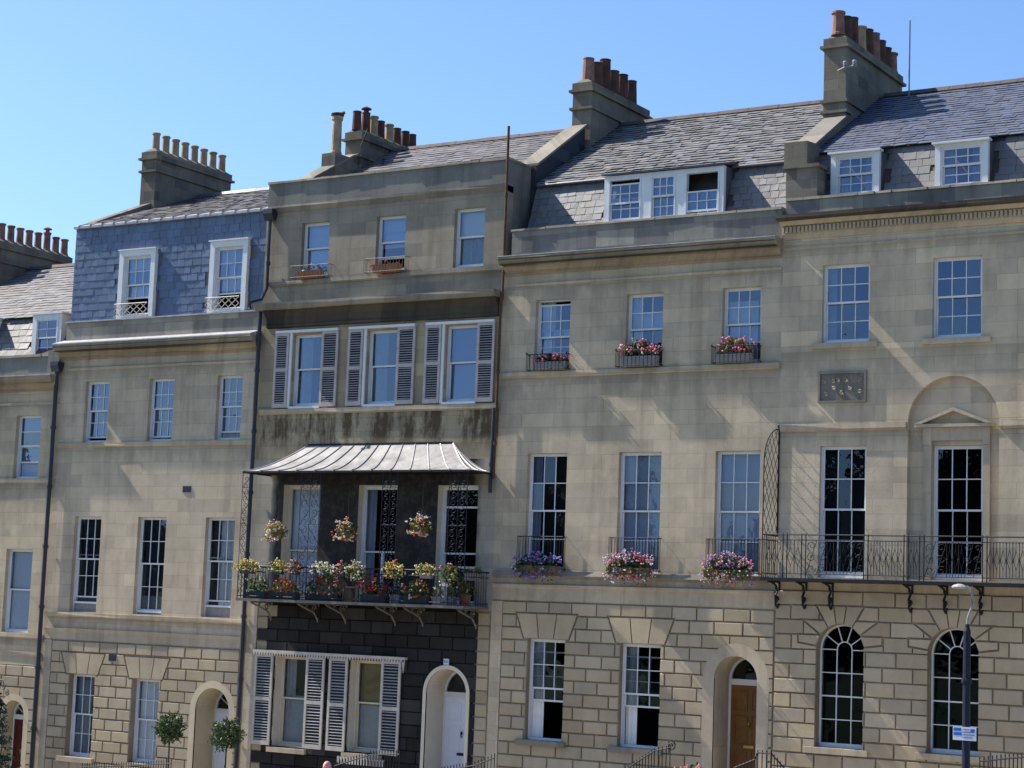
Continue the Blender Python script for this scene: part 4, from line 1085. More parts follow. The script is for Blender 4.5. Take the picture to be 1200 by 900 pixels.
    def panel(xa, xb, y=-pr+.02, mat='iron_blue', double=False):
        t = MB()
        xs = (xa, xb) if not double else (xa, (xa+xb)/2, xb)
        for x in xs: t.tube([(x, y, .09), (x, y, ez-.05)], .011, 4)
        for A, Bx in zip(xs, xs[1:]):
            c = (A+Bx)/2; r = (Bx-A)/2*.82; z = .3; h = 1
            while z < ez-.2:
                spiral(t, c, y, z, r, 1.1, pi/2 if h > 0 else -pi/2, 'x', .0085, h); spiral(t, c, y, z+r*1.7, r*.85, 1.1, -pi/2 if h > 0 else pi/2, 'x', .0085, h)
                t.tube([(A, y, z-r*.9), (Bx, y, z+r*2.2)] if h > 0 else [(Bx, y, z-r*.9), (A, y, z+r*2.2)], .008, 4)
                z += r*3.6; h = -h
            for zz in (.96, 2.1, ez-.45): t.tube([(A, y, zz), (Bx, y, zz)], .010, 4)
        return t.build('trellis_panel', mat, B)
    panel(X0+.02, X0+.26); panel(-31.74, -31.10, double=True); panel(-29.08, -28.60, double=True); panel(-27.0, X1-.02, double=True)
    for x in (-33.45, -31.85, -30.92, -29.30, -28.42, -26.78):
        q = MB(); q.tube([(x, 0, .0), (x, -.95, -.0)], .022, 5); q.tube([(x, 0, -.50), (x, -.05, -.40), (x, -.22, -.22), (x, -.55, -.12), (x, -.9, -.02)], .026, 5); spiral(q, x, -.22, -.12, .11, 1.3, 0, 'y', .018); spiral(q, x, -.55, -.06, .05, 1.2, 0, 'y', .014); q.tube([(x, -.0, .0), (x, -.0, -.5)], .026, 5)
        q.build('bracket', 'iron_grey', B)
    # old bracket and wire stain at left
    return H
house_three()

# ================================================================== HOUSE 4 (triple dormer, flower boxes)
def dormer_cheeks(dm, x0, x1, y, zb, zt, yb, roof=True):
    for xa, xb in ((x0, x0+.05), (x1-.05, x1)): dm.box(xa, xb, y+.1, yb, zb, zt-.01)

def house_four():
    H = thing('terraced_house', 'house with a wide triple dormer, flower boxes at six windows and a brown door', 'house', (-22.4, 0, -4.6), 'terraced houses')
    x0, x1 = -26.35, -18.5
    o2 = [Op(-25.35, -24.32, 6.14, 7.97), Op(-22.71, -21.68, 6.14, 7.98), Op(-20.07, -19.05, 6.14, 7.99)]
    o1 = [Op(-25.43, -24.27, 1.05, 4.02), Op(-22.79, -21.61, 1.05, 4.02), Op(-20.15, -18.97, 1.05, 4.02)]
    og = [Op(-25.23, -24.14, -3.16, -.655), Op(-22.59, -21.47, -3.16, -.67)]; d = Op(-20.03, -18.92, -6.2, -.85, True, .8)
    w = MB(); facade(w, x0, x1, .28, 9.1, o2+o1, 0, 0); facade(w, x0, x1, BP, .28, og+[d], 0, 1); w.build('wall', ['stone', 'joint'], H)
    p = MB(); p.box(x0+.03, -26.0, -.045, .1, BP, .26); p.build('pilaster', 'stone', H)
    b = MB(); v = [q for o in og for q in flat_vous(o, .63)]
    rustic(b, -25.98, x1-.02, .26, BP, .318, .70, [o.outline() for o in og]+[ring_hole(d, .30)], v, seed=44)
    b.build('rusticated_blocks', 'block', H)
    surround(H, d, .30, zb=BP, mat='trim'); arch_door(H, d, 'door_brown', .8, -3.95, fan=False)
    moulding(x0+.03, x1-.02, [(0.422, 9.080), (0.422, 9.020), (0.394, 9.003), (0.367, 8.968), (0.367, 8.899), (0.204, 8.897), (0.204, 8.856), (0.163, 8.788), (0.109, 8.745), (0.109, 8.710), (0.048, 8.706), (0.034, 8.650)], 'cornice', 'cornice', H)
    lf = MB(); lf.prism_x([(-.435, 9.083), (-.435, 9.105), (.0, 9.16), (.0, 9.083)], x0+.02, x1-.03); lf.build('lead_flashing', 'lead', H)
    dp = MB(); dp.box(x0+.06, x1-.05, -.385, -.235, 8.883, 8.901); dp.box(x0+.06, x1-.05, -.435, -.40, 8.995, 9.012); dp.build('drip_edge', 'drip', H)  # painted shadow lines below the cornice lip
    moulding(x0+.35, x1-.03, [(0.048, 8.41), (0.034, 8.36), (0.000, 8.35)], 'trim', 'frieze_line', H)
    moulding(x0+.08, x1-.02, [(0.068, 6.10), (0.068, 6.00), (0.020, 5.96)], 'trim', 'string_course', H)
    moulding(x0+.05, x1-.2, [(0.088, 1.04), (.13, .92), (.05, .88)], 'trim_mid', 'sill_course', H)
    moulding(x0+.05, x1-.02, [(.09, .70), (.09, .64), (.03, .60), (.03, .29)], 'trim', 'plat_band', H)
    q = MB(); q.box(x0+.2, x1-.05, 0, .3, 9.1, 9.82); q.build('parapet', 'parapet_dark', H); coping(H, x0+.17, x1-.05, -.04, .34, 9.82, 9.88, 'trim_mid')
    for i, o in enumerate(o2): sash(H, o, 3, 4, lift=(.10, 0, 0)[i], drop=(.08, 0, 0)[i], curt=[('c', 0, .4, .1, 1, 'curtain')] if i == 0 else [('c', 0, .3, .2, 1, 'curtain'), ('flat', .3, 1, .5, .76, 'blind')] if i == 1 else [('c', 0, .85, 0, .85, 'curtain')], glass='glass_sky', seed=i)
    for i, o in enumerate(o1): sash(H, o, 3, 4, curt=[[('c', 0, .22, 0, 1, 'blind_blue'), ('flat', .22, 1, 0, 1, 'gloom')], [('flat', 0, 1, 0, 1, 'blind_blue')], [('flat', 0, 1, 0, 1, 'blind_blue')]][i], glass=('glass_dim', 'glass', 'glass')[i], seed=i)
    for i, o in enumerate(og):
        sash(H, o, 3, 4, y=.14, lift=.90, curt=[('c', 0, .30, 0, 1, 'curtain')], glass='glass_dim', seed=i)
        sl = MB(); sl.box(o.x0-.22, o.x1+.12, -.12, .1, o.z0-.13, o.z0-.003); sl.build('window_sill', 'trim_mid', H)
    for i, o in enumerate(o2): guard(H, o.x0-(.10, .15, .16)[i], o.x1+.04, 6.11, .42, .21, 11, 'iron', .010)
    for o in o1: guard(H, o.x0-.10, o.x1+.06, 1.06, .84, .20, 16, 'iron', .010, False)
    # mansard with three-light dormer
    r = MB(); a, bk, rd = (.5, 9.55), (1.1, 11.25), (5.5, 13.95); dx0, dx1 = -23.74, -20.36
    roof_slope(r, x0+.25, x1-.2, a, bk, .20, .25, 61, .86, 1.15, 2, thick=.008, skip=lambda u, vv: dx0-.1 < x0+.25+u < dx1+.1)
    roof_slope(r, x0+.25, x1-.2, (1.0, 11.27), rd, 0.22, .30, 62, .78, 1.2, 0, rag=.10, thick=.021)
    plane(r, x0, x1, rd, (11, 10.5), 1)
    r.build('roof', ['slate_brown', 'ridge', 'slate_mansard'], H); ridge_tiles(H, x0+.3, x1-.2, 5.5, 13.97)
    for xa, xb in ((x0+.3, dx0), (dx1, x1-.3)): lb = MB(); lb.tube([(xa, 1.0, 11.24), (xb, 1.0, 11.24)], .045, 6); lb.build('lead_roll', 'lead_dark', H)
    dm = MB(); y = .52; zb, zt = 9.95, 11.18
    ws = (dx1-dx0); cuts = [dx0+.12, dx0+.12+.95, dx0+.12+.95+.26, dx1-.12-.95-.26, dx1-.12-.95, dx1-.12]
    for xa, xb in ((dx0, cuts[0]), (cuts[1], cuts[2]), (cuts[3], cuts[4]), (cuts[5], dx1)): dm.box(xa, xb, y, y+.12, zb, zt-.09)
    dm.box(dx0, dx1, y, y+.12, zt-.09, zt); dm.box(dx0-.05, dx1+.05, y-.06, y+.12, zb-.09, zb)
    D = dm.build('dormer', 'white', H)
    ck = MB()
    for xa in (dx0, dx1-.04): ck.prism_x([(y+.121, zb), (y+.121, zt), (1.05, zt+.02), (.62, zb)], xa, xa+.04)
    ck.prism_x([(y-.08, zt+.003), (y-.08, zt+.05), (1.3, 11.42), (1.3, 11.36)], dx0-.06, dx1+.06); ck.build('dormer_lead', 'lead_dark', D)
    rs = MB(); roof_slope(rs, dx0-.05, dx1+.05, (y-.10, zt+.06), (1.25, 11.46), .24, .34, 64, .62, 1.2, rag=.1); rs.build('dormer_slates', ['slate_brown', 'ridge'], D)
    for i, (xa, xb) in enumerate(((cuts[0], cuts[1]), (cuts[2], cuts[3]), (cuts[4], cuts[5]))):
        sash(D, Op(xa, xb, zb, zt-.09), 3, (4, 4, 4)[i], y=y-.01, fw=.04, bot=.05, drop=(.10, 0, .46)[i], lift=(0.02, 0, 0)[i], curt=None if i != 1 else [('flat', 0, 1, 0, 1, 'blind_blue')], glass='glass_sky', name='dormer_window', seed=i)
    S = chimney(H, -26.35, 3.75, 7.2, 9.6, 14.80, neck=14.02)
    for y_, zt_, mt in ((3.99, 15.57, 'pot_pink'), (4.48, 15.57, 'pot_red'), (4.95, 15.79, 'pot_red'), (5.47, 15.59, 'pot_red'), (6.01, 15.62, 'pot_red'), (6.55, 15.57, 'pot_red')):
        pot(S, -26.35, y_+.06, 14.90, zt_, .172, mt, rim=False)
    interior(H, x0+.05, x1-.05, BP, 9.3)
    return H
house_four()

# ================================================================== HOUSE 5 (plaque, arched windows, iron balcony)
def house_five():
    H = thing('terraced_house', 'right-hand house with a carved plaque, arched ground-floor windows and a long iron balcony', 'house', (-14.3, 0, -4.0), 'terraced houses')
    x0, x1 = -18.5, -10.1
    o2 = [Op(-17.48, -16.30, 6.52, 8.39), Op(-14.79, -13.63, 6.52, 8.39), Op(-12.12, -10.96, 6.52, 8.39)]
    oa = [Op(-17.47, -16.32, 1.05, 4.10), Op(-12.12, -10.97, 1.05, 4.10)]
    arch = Op(-15.34, -13.22, 1.05, 5.66, True, .14); ob = Op(-14.79, -13.62, 1.06, 4.09, depth=.2)
    og = [Op(-17.47, -16.30, -2.82, -.01, True, .34), Op(-14.80, -13.63, -2.78, .0, True, .34), Op(-12.12, -10.96, -2.78, .0, True, .34)]
    w = MB(); facade(w, x0, x1, .75, 9.6, o2+oa+[arch], 0, 0); facade(w, arch.x0, arch.x1, 1.05, 5.66, [ob], .14, 0)
    facade(w, x0, x1, BP, .75, og, 0, 1)
    w.face([(x1, 0, BP), (x1, 11, BP), (x1, 11, 10), (x1, 0, 10)], 0)
    w.build('wall', ['stone_h5', 'joint'], H)
    b = MB(); v = [q for o in og for q in arch_vous(o, [.74-.338, .74-.676, .74-1.014])]
    rustic(b, x0+.01, x1, .74, BP, .338, .74, [o.outline(16)[:2]+[(o.cx+o.r*cos(pi*i/16), o.sp+o.r*sin(pi*i/16)) for i in range(17)] for o in og], v, seed=55)
    b.build('rusticated_blocks', 'block', H)
    for o in og:
        arch_window(H, o, .24); sl = MB(); sl.box(o.x0-.25, o.x1+.14, -.11, .1, o.z0-.14, o.z0-.003); sl.build('window_sill', 'trim', H)
    for i, o in enumerate(o2):
        W = sash(H, o, 3, 4, y=.10, glass='glass_sky', seed=i, curt=[('c', 0, .2, 0, 1, 'net')] if i == 0 else None); sill(H, o, over=.22, h=.13, proj=.085)
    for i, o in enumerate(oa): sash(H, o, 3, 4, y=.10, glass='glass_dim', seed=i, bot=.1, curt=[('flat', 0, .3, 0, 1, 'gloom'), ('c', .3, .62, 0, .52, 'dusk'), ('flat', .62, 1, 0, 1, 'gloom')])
    sash(H, ob, 3, 4, y=.24, glass='glass_dim', seed=4, bot=.1)
    moulding(x0-.02, x1, [(0.449, 9.58), (0.449, 9.50), (0.422, 9.46)], 'trim_dark', 'cornice', H)
    moulding(x0, x1, [(0.272, 9.458), (0.204, 9.37), (0.109, 9.365), (0.109, 9.17), (0.068, 9.14), (0.034, 9.06)], 'trim', 'bed_moulding', H)
    dn = MB(); n = 84
    for k in range(n): xa = x0+.02+(x1-x0)*k/n; dn.box(xa, xa+.058, -.17, -.108, 9.20, 9.335)
    dn.build('dentils', 'trim', H)
    moulding(x0+.05, x1, [(0.041, 8.86), (0.034, 8.82), (0.000, 8.81)], 'trim', 'frieze_line', H)
    moulding(x0+.03, arch.x0-.02, [(0.075, 4.63), (0.075, 4.50), (0.027, 4.44)], 'trim', 'string_course', H); moulding(arch.x1+.02, x1, [(0.075, 4.63), (0.075, 4.50), (0.027, 4.44)], 'trim', 'string_course', H)
    q = MB(); q.box(x0+.05, x1, 0, .3, 9.6, 10.0); q.build('parapet', 'parapet_dark', H); coping(H, x0+.05, x1, -.04, .34, 10.0, 10.06, 'trim_mid', .5)
    # pediment over the arched bay
    pd = MB(); px0, px1 = -15.18, -13.36; c = (px0+px1)/2
    pd.box(px0, px1, -.02, .139, 4.50, 4.57); 
    pd.prism_y([(px0, 4.572), (px0+.16, 4.572), (c, 4.86), (c, 4.94)], -.04, .139); pd.prism_y([(px1, 4.572), (c, 4.94), (c, 4.86), (px1-.16, 4.572)], -.04, .139)
    pd.box(-15.0, -14.80, .06, .139, 4.1, 4.498); pd.box(-13.61, -13.45, .06, .139, 4.1, 4.498); pd.box(-14.80, -13.61, .08, .139, 4.2, 4.498)
    pd.build('pediment', 'trim', H)
    ar = MB(); ar.box(-14.98, -14.80, .08, .139, 1.06, 4.098); ar.box(-13.61, -13.45, .08, .139, 1.06, 4.098); ar.build('architrave', 'trim', H)
    # carved plaque
    pq = MB(); X0, X1, Z0, Z1 = -17.53, -16.34, 5.11, 5.84
    for q in ((X0, X1, Z1-.05, Z1), (X0, X1, Z0, Z0+.05), (X0, X0+.05, Z0+.05, Z1-.05), (X1-.05, X1, Z0+.05, Z1-.05)): pq.box(q[0], q[1], -.06, 0, q[2], q[3])
    pq.box(X0+.05, X1-.05, -.012, 0, Z0+.05, Z1-.05)
    P = pq.build('carved_plaque', 'trim_mid', H)
    cv = MB()
    for i, (px, pz) in enumerate(((310, 300), (450, 300), (515, 290), (630, 290), (830, 290), (450, 405), (680, 410), (570, 480), (340, 490), (820, 455))):
        X = X0+(px-230)/680*(X1-X0); Z = Z1-(pz-160)/460*(Z1-Z0)
        spiral(cv, X, -.03, Z, .055, 1.2, i*1.1, 'x', .013, 1 if i % 2 else -1, 9)
        if i in (2, 3, 5, 6, 7): cv.ball((X+.02, -.025, Z-.02), .032, n=6, k=4); cv.tube([(X-.05, -.02, Z+.05), (X, -.035, Z+.02), (X+.05, -.02, Z-.06)], .012, 4)
    cv.build('carving', 'trim', P)
    # pier and party wall at the left end
    pr = MB(); pr.box(-18.46, -17.66, -.02, .5, 10.06, 10.78); pr.box(-18.52, -17.6, -.08, .56, 10.78, 10.86); pr.box(-18.62, -18.02, .2, 1.2, 10.86, 11.5); pr.build('party_pier', 'chimney', H)
    party(H, -18.45, .5, [(.6, 11.52), (1.0, 11.56), (3.0, 12.75)], 9.6)
    # mansard
    r = MB(); a, bk, rd = (.45, 9.75), (1.0, 11.32), (5.5, 13.92)
    D_ = [(-17.50, -16.28), (-14.92, -13.66), (-12.3, -11.1)]
    roof_slope(r, x0+.2, x1, a, bk, .215, .33, 71, .88, 1.12, 2, thick=.008, skip=lambda u, vv: any(p-.05 < x0+.2+u < q_+.05 for p, q_ in D_))
    roof_slope(r, x0+.2, x1, (.92, 11.34), rd, .22, .32, 72, .85, 1.15, 0, rag=.03)
    plane(r, x0, x1, rd, (11, 10.5), 1); r.face([(x1, 1, 10), (x1, 10, 10), (x1, 5.5, 13.9), (x1, 1, 11.3)], 1)
    r.build('roof', ['slate_blue', 'ridge', 'slate_mansard'], H); ridge_tiles(H, x0+.4, x1, 5.5, 13.94)
    for i, (xa, xb) in enumerate(D_):
        y = .42; zb, zt = 10.12, 11.14; dm = MB()
        dm.box(xa, xa+.13, y, y+.12, zb, zt); dm.box(xb-.13, xb, y, y+.12, zb, zt); dm.box(xa+.13, xb-.13, y, y+.12, zt-.06, zt); dm.box(xa-.05, xb+.05, y-.1, y+.14, zt+.001, zt+.05); dm.box(xa-.02, xb+.02, y-.05, y+.12, zb-.08, zb)
        D = dm.build('dormer', 'white', H); ck = MB()
        for q in (xa, xb-.04): ck.prism_x([(y+.121, zb-.1), (y+.121, zt), (.94, zt+.02), (.55, zb-.1)], q, q+.04)
        ck.prism_x([(y-.06, zt+.052), (y-.06, zt+.08), (1.0, 11.40), (1.0, 11.35)], xa-.05, xb+.05); ck.build('dormer_lead', 'lead_dark', D)
        sash(D, Op(xa+.13, xb-.13, zb, zt-.06), 3, 4, y=y+.02, fw=.04, bot=.05, glass='glass_sky', name='dormer_window', seed=i, curt=[('c', 0, .26, 0, 1, 'net'), ('c', .72, 1, 0, 1, 'net')])
    S = chimney(H, -18.5, 3.0, 7.05, 10, 14.88, neck=13.18)
    b3 = MB(); b3.box(-18.86, -18.14, 2.94, 3.3, 12.9, 12.98); b3.build('chimney_band', 'chimney', S)
    for i, (y_, zt_, mt) in enumerate(((3.12, 15.62, 'pot_pink'), (3.62, 15.62, 'pot_red'), (4.07, 15.72, 'pot_red'), (4.63, 15.65, 'pot_cream'), (5.15, 15.71, 'pot_red'), (5.63, 15.74, 'pot_pink'), (6.09, 15.66, 'pot_red'), (6.52, 15.58, 'pot_red'), (6.95, 15.56, 'pot_pink'))):
        pot(S, -18.5, y_+.05, 14.98, zt_, .17, mt, rim=i in (0, 3, 8))
    fl = MB()
    for x in (-18.1, -17.85):
        fl.lathe(x, 2.7, [(.02, 14.0), (.055, 14.02), (.07, 14.11), (.04, 14.14)], 8)
    fl.tube([(-18.4, 2.96, 13.99), (-18.1, 2.72, 14.0), (-17.8, 2.72, 14.0)], .025, 5); fl.build('floodlight', 'zinc', S)
    # balcony
    y = -.85; X0, X1 = -18.52, x1
    bl = MB(); bl.box(X0, X1, y-.04, 0, .93, 1.0); B = bl.build('balcony', 'iron', H)
    rl = MB()
    for z, rr_ in ((1.99, .017), (1.87, .012), (1.10, .012)): rl.tube([(X0+.02, 0, z), (X0+.02, y, z), (X1, y, z)], rr_, 5)
    posts = [-18.50, -17.98, -17.52, -16.02, -15.08, -14.72, -13.30, -12.35, -11.95, -10.6]
    for x in posts:
        for k in (0, .10): rl.tube([(x+k, y, 1.0), (x+k, y, 2.02)], .014, 4)
    def diamonds(xa, xb):
        n = max(2, int((xb-xa)/.13)); 
        for i in range(n):
            a, b2 = xa+(xb-xa)*i/n, xa+(xb-xa)*(i+1)/n; c2 = (a+b2)/2
            rl.tube([(a, y, 1.10), (a, y, 1.87)], .009, 4)
            rl.tube([(c2, y, 1.10), (c2, y, 1.28), (a+.012, y, 1.48), (c2, y, 1.70), (c2, y, 1.87)], .007, 4); rl.tube([(c2, y, 1.28), (b2-.012, y, 1.48), (c2, y, 1.70)], .007, 4)
            if i % 2 == 0: rl.ball((a, y, 1.48), .026, n=6, k=4)
    def scrolls(xa, xb):
        n = max(2, round((xb-xa)/.24))
        for i in range(n):
            a, b2 = xa+(xb-xa)*i/n, xa+(xb-xa)*(i+1)/n; c2 = (a+b2)/2; r_ = (b2-a)*.44
            for j, z in enumerate((1.23, 1.48, 1.74)): spiral(rl, c2, y, z, r_, 1.3, j*2+i, 'x', .009, 1 if (i+j) % 2 else -1, 10)
            rl.tube([(a, y, 1.1), (b2, y, 1.87)], .008, 4)
    for a, b2 in zip(posts, posts[1:]):
        if (a, b2) in ((-17.52, -16.02), (-14.72, -13.30), (-11.95, -10.6)): scrolls(a+.12, a+.62); diamonds(a+.62, b2-.4); scrolls(b2-.4, b2)
        else: diamonds(a+.1, b2)
    for i in range(1, 8): rl.tube([(X0+.02, y*i/8, 1.0), (X0+.02, y*i/8, 1.99)], .010, 4)
    rl.build('railing', 'iron', B)
    for x in (-18.42, -17.74, -17.09, -15.18, -14.37, -13.56, -11.8, -11.0):
        q = MB(); q.tube([(x, 0, .92), (x, -.6, .92)], .03, 5); q.tube([(x, -.02, .38), (x, -.10, .32), (x, -.22, .40), (x, -.24, .58), (x, -.12, .70), (x, -.20, .84), (x, -.5, .91)], .028, 5); spiral(q, x, -.13, .50, .09, 1.3, 0, 'y', .024); spiral(q, x, -.2, .78, .06, 1.2, 0, 'y', .018); q.tube([(x, -.01, .35), (x, -.01, .93)], .03, 5); q.build('bracket', 'iron', B)
    # curved trellis end screen
    tr = MB(); X = X0+.02; H0, H1 = 1.99, 4.56
    def top(yy): t = min(1, max(0, -yy/.85)); return H1-.05-.85*(1-sqrt(max(0, 1-t*t)))
    pts = [(X, -.85*sin(pi/2*i/12), H1-.05-.85*(1-cos(pi/2*i/12))) for i in range(13)]
    tr.tube([(X, -.02, H0), (X, -.02, H1)], .022, 5); tr.tube([(X, -.85, H0), (X, -.85, pts[-1][2])]+[], .014, 4); tr.tube(pts, .014, 4); tr.ball((X, -.02, H1+.03), .05)
    sp_ = .25
    for s in (1, -1):
        k = -6
        while k < 24:
            seg = []
            for i in range(41):
                yy = -.85*i/40; z = H0+k*sp_*1.35+ (s*(yy+.425))*1.5 + .0
                if H0 <= z <= top(yy): seg.append((X, yy, z))
            if len(seg) > 1: tr.tube([seg[0], seg[-1]], .0075, 4)
            k += 1
    tr.build('trellis_screen', 'iron', B)
    am = MB(); am.tube([(-17.25, 5.0, 13.7), (-17.25, 5.0, 15.75)], .022, 5); am.tube([(-17.25, 5.0, 15.75), (-17.15, 5.0, 15.85)], .008, 4); am.build('aerial', 'zinc', H)
    interior(H, x0+.05, x1-.05, BP, 9.7)
    return H
house_five()

# ================================================================== flower boxes, pots, baskets
def flower_box(name, label, cat, group, x0, x1, y0, y1, z0, z1, mat, cols, h=.3, nl=150, nb=45, leaf='leaf', trail=0, seed=1, br=.045, lr=.06):
    t = thing(name, label, cat, ((x0+x1)/2, (y0+y1)/2, z0), group)
    planter_box(t, x0, x1, y0, y1, z0, z1, mat)
    plants(t, (x0+x1)/2, (y0+y1)/2, z1-.02, x1-x0, (y1-y0)*1.1, h, cols, nl, nb, leaf, lr, br, trail, seed)
    return t
g2 = 'flower boxes behind railings on the upper sills'; g1 = 'flower boxes at the tall first-floor windows'
flower_box('window_box', 'pale upper-sill box with low red-pink flowers, nearest the rusty pipe', 'flower box', g2, -25.22, -24.32, -.19, -.02, 6.13, 6.33, 'planter_grey', [('pink', 3), ('red', 1)], .24, 150, 30, 'leaf_dark', seed=2, br=.05)
flower_box('window_box', 'pale upper-sill box crowded with pink geraniums, middle one of its row', 'flower box', g2, -22.72, -21.72, -.19, -.02, 6.13, 6.38, 'planter_grey', [('pink', 3), ('salmon', 1), ('whitep', .5)], .44, 200, 55, 'leaf', seed=3, br=.05)
flower_box('window_box', 'upper-sill box with tall pink geraniums at its left and yellow-green leaves, nearest the patched house', 'flower box', g2, -20.16, -19.20, -.19, -.02, 6.13, 6.34, 'planter_grey', [('pink', 3), ('salmon', 1)], .44, 190, 46, 'leaf_yellow', seed=4, br=.05)
flower_box('window_box', 'trailing violet-blue flower box below the darkest tall first-floor window', 'flower box', g1, -25.45, -24.25, -.44, -.22, .98, 1.16, 'planter_wood', [('purple', 6), ('blue', 2), ('whitep', .5), ('pink', .4)], .36, 420, 230, 'leaf_dark', .30, 5, .04)
flower_box('window_box', 'flower box with red geraniums above trailing pale lilac blooms, under the middle tall window', 'flower box', g1, -22.80, -21.65, -.44, -.22, .98, 1.16, 'planter_wood', [('pink', 3), ('red', 1.5), ('lilac', 5), ('whitep', 2)], .42, 420, 240, 'leaf', .32, 6, .042)
flower_box('window_box', 'flower box of salmon-pink geraniums over trailing purple blooms beside the iron trellis', 'flower box', g1, -20.20, -19.02, -.44, -.22, .98, 1.16, 'planter_wood', [('pink', 3), ('salmon', 2), ('lilac', 5), ('purple', 2)], .40, 420, 240, 'leaf', .32, 7, .042)
g3 = 'terracotta troughs on the top-floor sills of the sooty house'
flower_box('window_box', 'terracotta trough with a small leafy plant on the left top-floor sill', 'flower box', g3, -33.0, -32.2, -.2, -.02, 8.96, 9.16, 'terracotta', [('whitep', 1)], .30, 45, 0, 'leaf_dark', seed=8, lr=.05)
flower_box('window_box', 'terracotta trough, nearly bare, below the half-open top-floor window', 'flower box', g3, -30.45, -29.6, -.2, -.02, 8.96, 9.18, 'terracotta', [('red', 1)], .10, 24, 3, 'leaf_dark', seed=9, lr=.04)

gb = 'pots along the flower balcony'
def rail_pot(label, x, w, cols, leaf, mat, seed, z=.90, h=.24, nb=42, nl=90, y=-1.24, trail=.08):
    t = thing('balcony_pot', label, 'flower pot', (x, y, z-.18), gb)
    planter_box(t, x-w*.34, x+w*.34, y-.09, y+.09, z-.15, z, mat if mat != 'planter_grey' else 'planter_green')
    plants(t, x, y, z, w, .26, h, cols, nl, nb, leaf, .05, .042, trail, seed)
rail_pot('yellow flowers spilling over the rail at the left corner of the flower balcony', -33.35, .72, [('yellow', 5), ('cream', 1), ('orange', 1)], 'leaf_yellow', 'planter_grey', 11, nb=70)
rail_pot('small yellow-green flower pot on the rail, second from the left corner', -32.30, .42, [('yellow', 3), ('cream', 2)], 'leaf_yellow', 'planter_grey', 12)
rail_pot('pink flowers above white ones on the balcony rail beside the double scroll panel', -31.75, .40, [('salmon', 4), ('pink', 2), ('whitep', 1.5)], 'leaf', 'planter_grey', 13, h=.3)
rail_pot('cream-white flower pot on the rail between the left and middle balcony windows', -30.85, .62, [('cream', 4), ('whitep', 4)], 'leaf', 'planter_green', 14, h=.22, nb=70)
rail_pot('dusky pink little pot on the rail just left of a white-and-lime pot', -30.18, .28, [('salmon', 2), ('pink', 1)], 'leaf_dark', 'planter_grey', 15, nb=22, nl=50)
rail_pot('white flowers with lime leaves trailing from the rail before the middle balcony window', -29.75, .50, [('whitep', 4), ('cream', 3), ('yellow', 1)], 'leaf_yellow', 'planter_grey', 16, trail=.22)
rail_pot('golden yellow rail pot with an orange bloom hanging at its right side', -28.55, .58, [('yellow', 5), ('cream', 2), ('orange', 1)], 'leaf_yellow', 'planter_grey', 17, trail=.15, nb=60)
rail_pot('cream-orange flowers in a grey bowl on the rail near the right balcony window', -27.55, .52, [('cream', 5), ('yellow', 2), ('orange', .6)], 'leaf_yellow', 'planter_stone', 18, nb=55)
rail_pot('olive-yellow foliage with one pink bloom on the rail at the right corner', -26.85, .52, [('yellow', 2), ('pink', 1)], 'leaf_yellow', 'planter_grey', 19, nb=22, nl=130, trail=.2)
def side_pot():
    t = thing('balcony_pot', 'dull olive leaves on the right-hand return of the balcony rail', 'flower pot', (-26.62, -.5, .74), gb)
    planter_box(t, -26.72, -26.50, -.8, -.2, .74, .92, 'planter_grey'); plants(t, -26.61, -.5, .9, .26, .7, .2, [('yellow', 1), ('salmon', 1)], 110, 14, 'leaf_yellow', .045, .035, .05, 20)
side_pot()
gt = 'troughs standing on the balcony floor'
def trough(label, xa, xb, cols, mat, seed, h=.34, leaf='leaf', nb=40, nl=130, br=.05, top=.30):
    t = thing('flower_trough', label, 'flower trough', ((xa+xb)/2, -.92, .09), gt)
    planter_box(t, xa, xb, -1.06, -.80, .092, top, mat); plants(t, (xa+xb)/2, -.95, top, xb-xa, .3, h, cols, nl, nb, leaf, .06, br, .02, seed)
trough('dark trough with three white blooms at the left end of the balcony floor', -33.5, -32.9, [('whitep', 1)], 'planter_green', 31, .42, nb=8, leaf='leaf')
trough('trough of red and orange flowers on the balcony floor below the left window', -32.75, -31.85, [('red', 3), ('orange', 3), ('yellow', .6)], 'planter_green', 32, .36, nb=52, leaf='leaf_yellow')
trough('long dark green trough with big white and salmon geraniums on the balcony floor', -31.55, -30.45, [('whitep', 3), ('salmon', 3), ('red', 2)], 'planter_green', 33, .55, nb=70, nl=200)
trough('trough of bright scarlet geraniums on the floor below the middle balcony window', -29.75, -28.95, [('red', 5)], 'planter_green', 34, .42, nb=46, nl=170, br=.055)
trough('pot of tiny pale blue flowers right of the scarlet geraniums', -28.78, -28.5, [('blue', 3), ('whitep', 2)], 'planter_grey', 35, .55, nb=55, nl=50, br=.028)
trough('trough of rusty orange flowers with two white pompons, right of the pale blue pot', -28.38, -27.62, [('orange', 6), ('whitep', 1)], 'planter_green', 36, .45, nb=42, nl=170)
trough('trough of white flowers over lime leaves at the right end of the balcony floor', -27.5, -26.85, [('whitep', 1)], 'planter_grey', 37, .38, leaf='leaf_yellow', nb=26, nl=150)
def corner_bush():
    t = thing('potted_shrub', 'round olive-yellow shrub in a pot in the right corner of the balcony', 'potted plant', (-26.85, -.5, .09))
    p = MB(); p.lathe(-26.85, -.5, [(.12, .092), (.16, .34), (.18, .35), (.18, .38), (.14, .38)], 12); p.build('planter', 'terracotta', t)
    plants(t, -26.85, -.5, .36, .46, .46, .5, [('orange', 1)], 230, 10, 'leaf_yellow', .05, .03, 0, 41)
corner_bush()
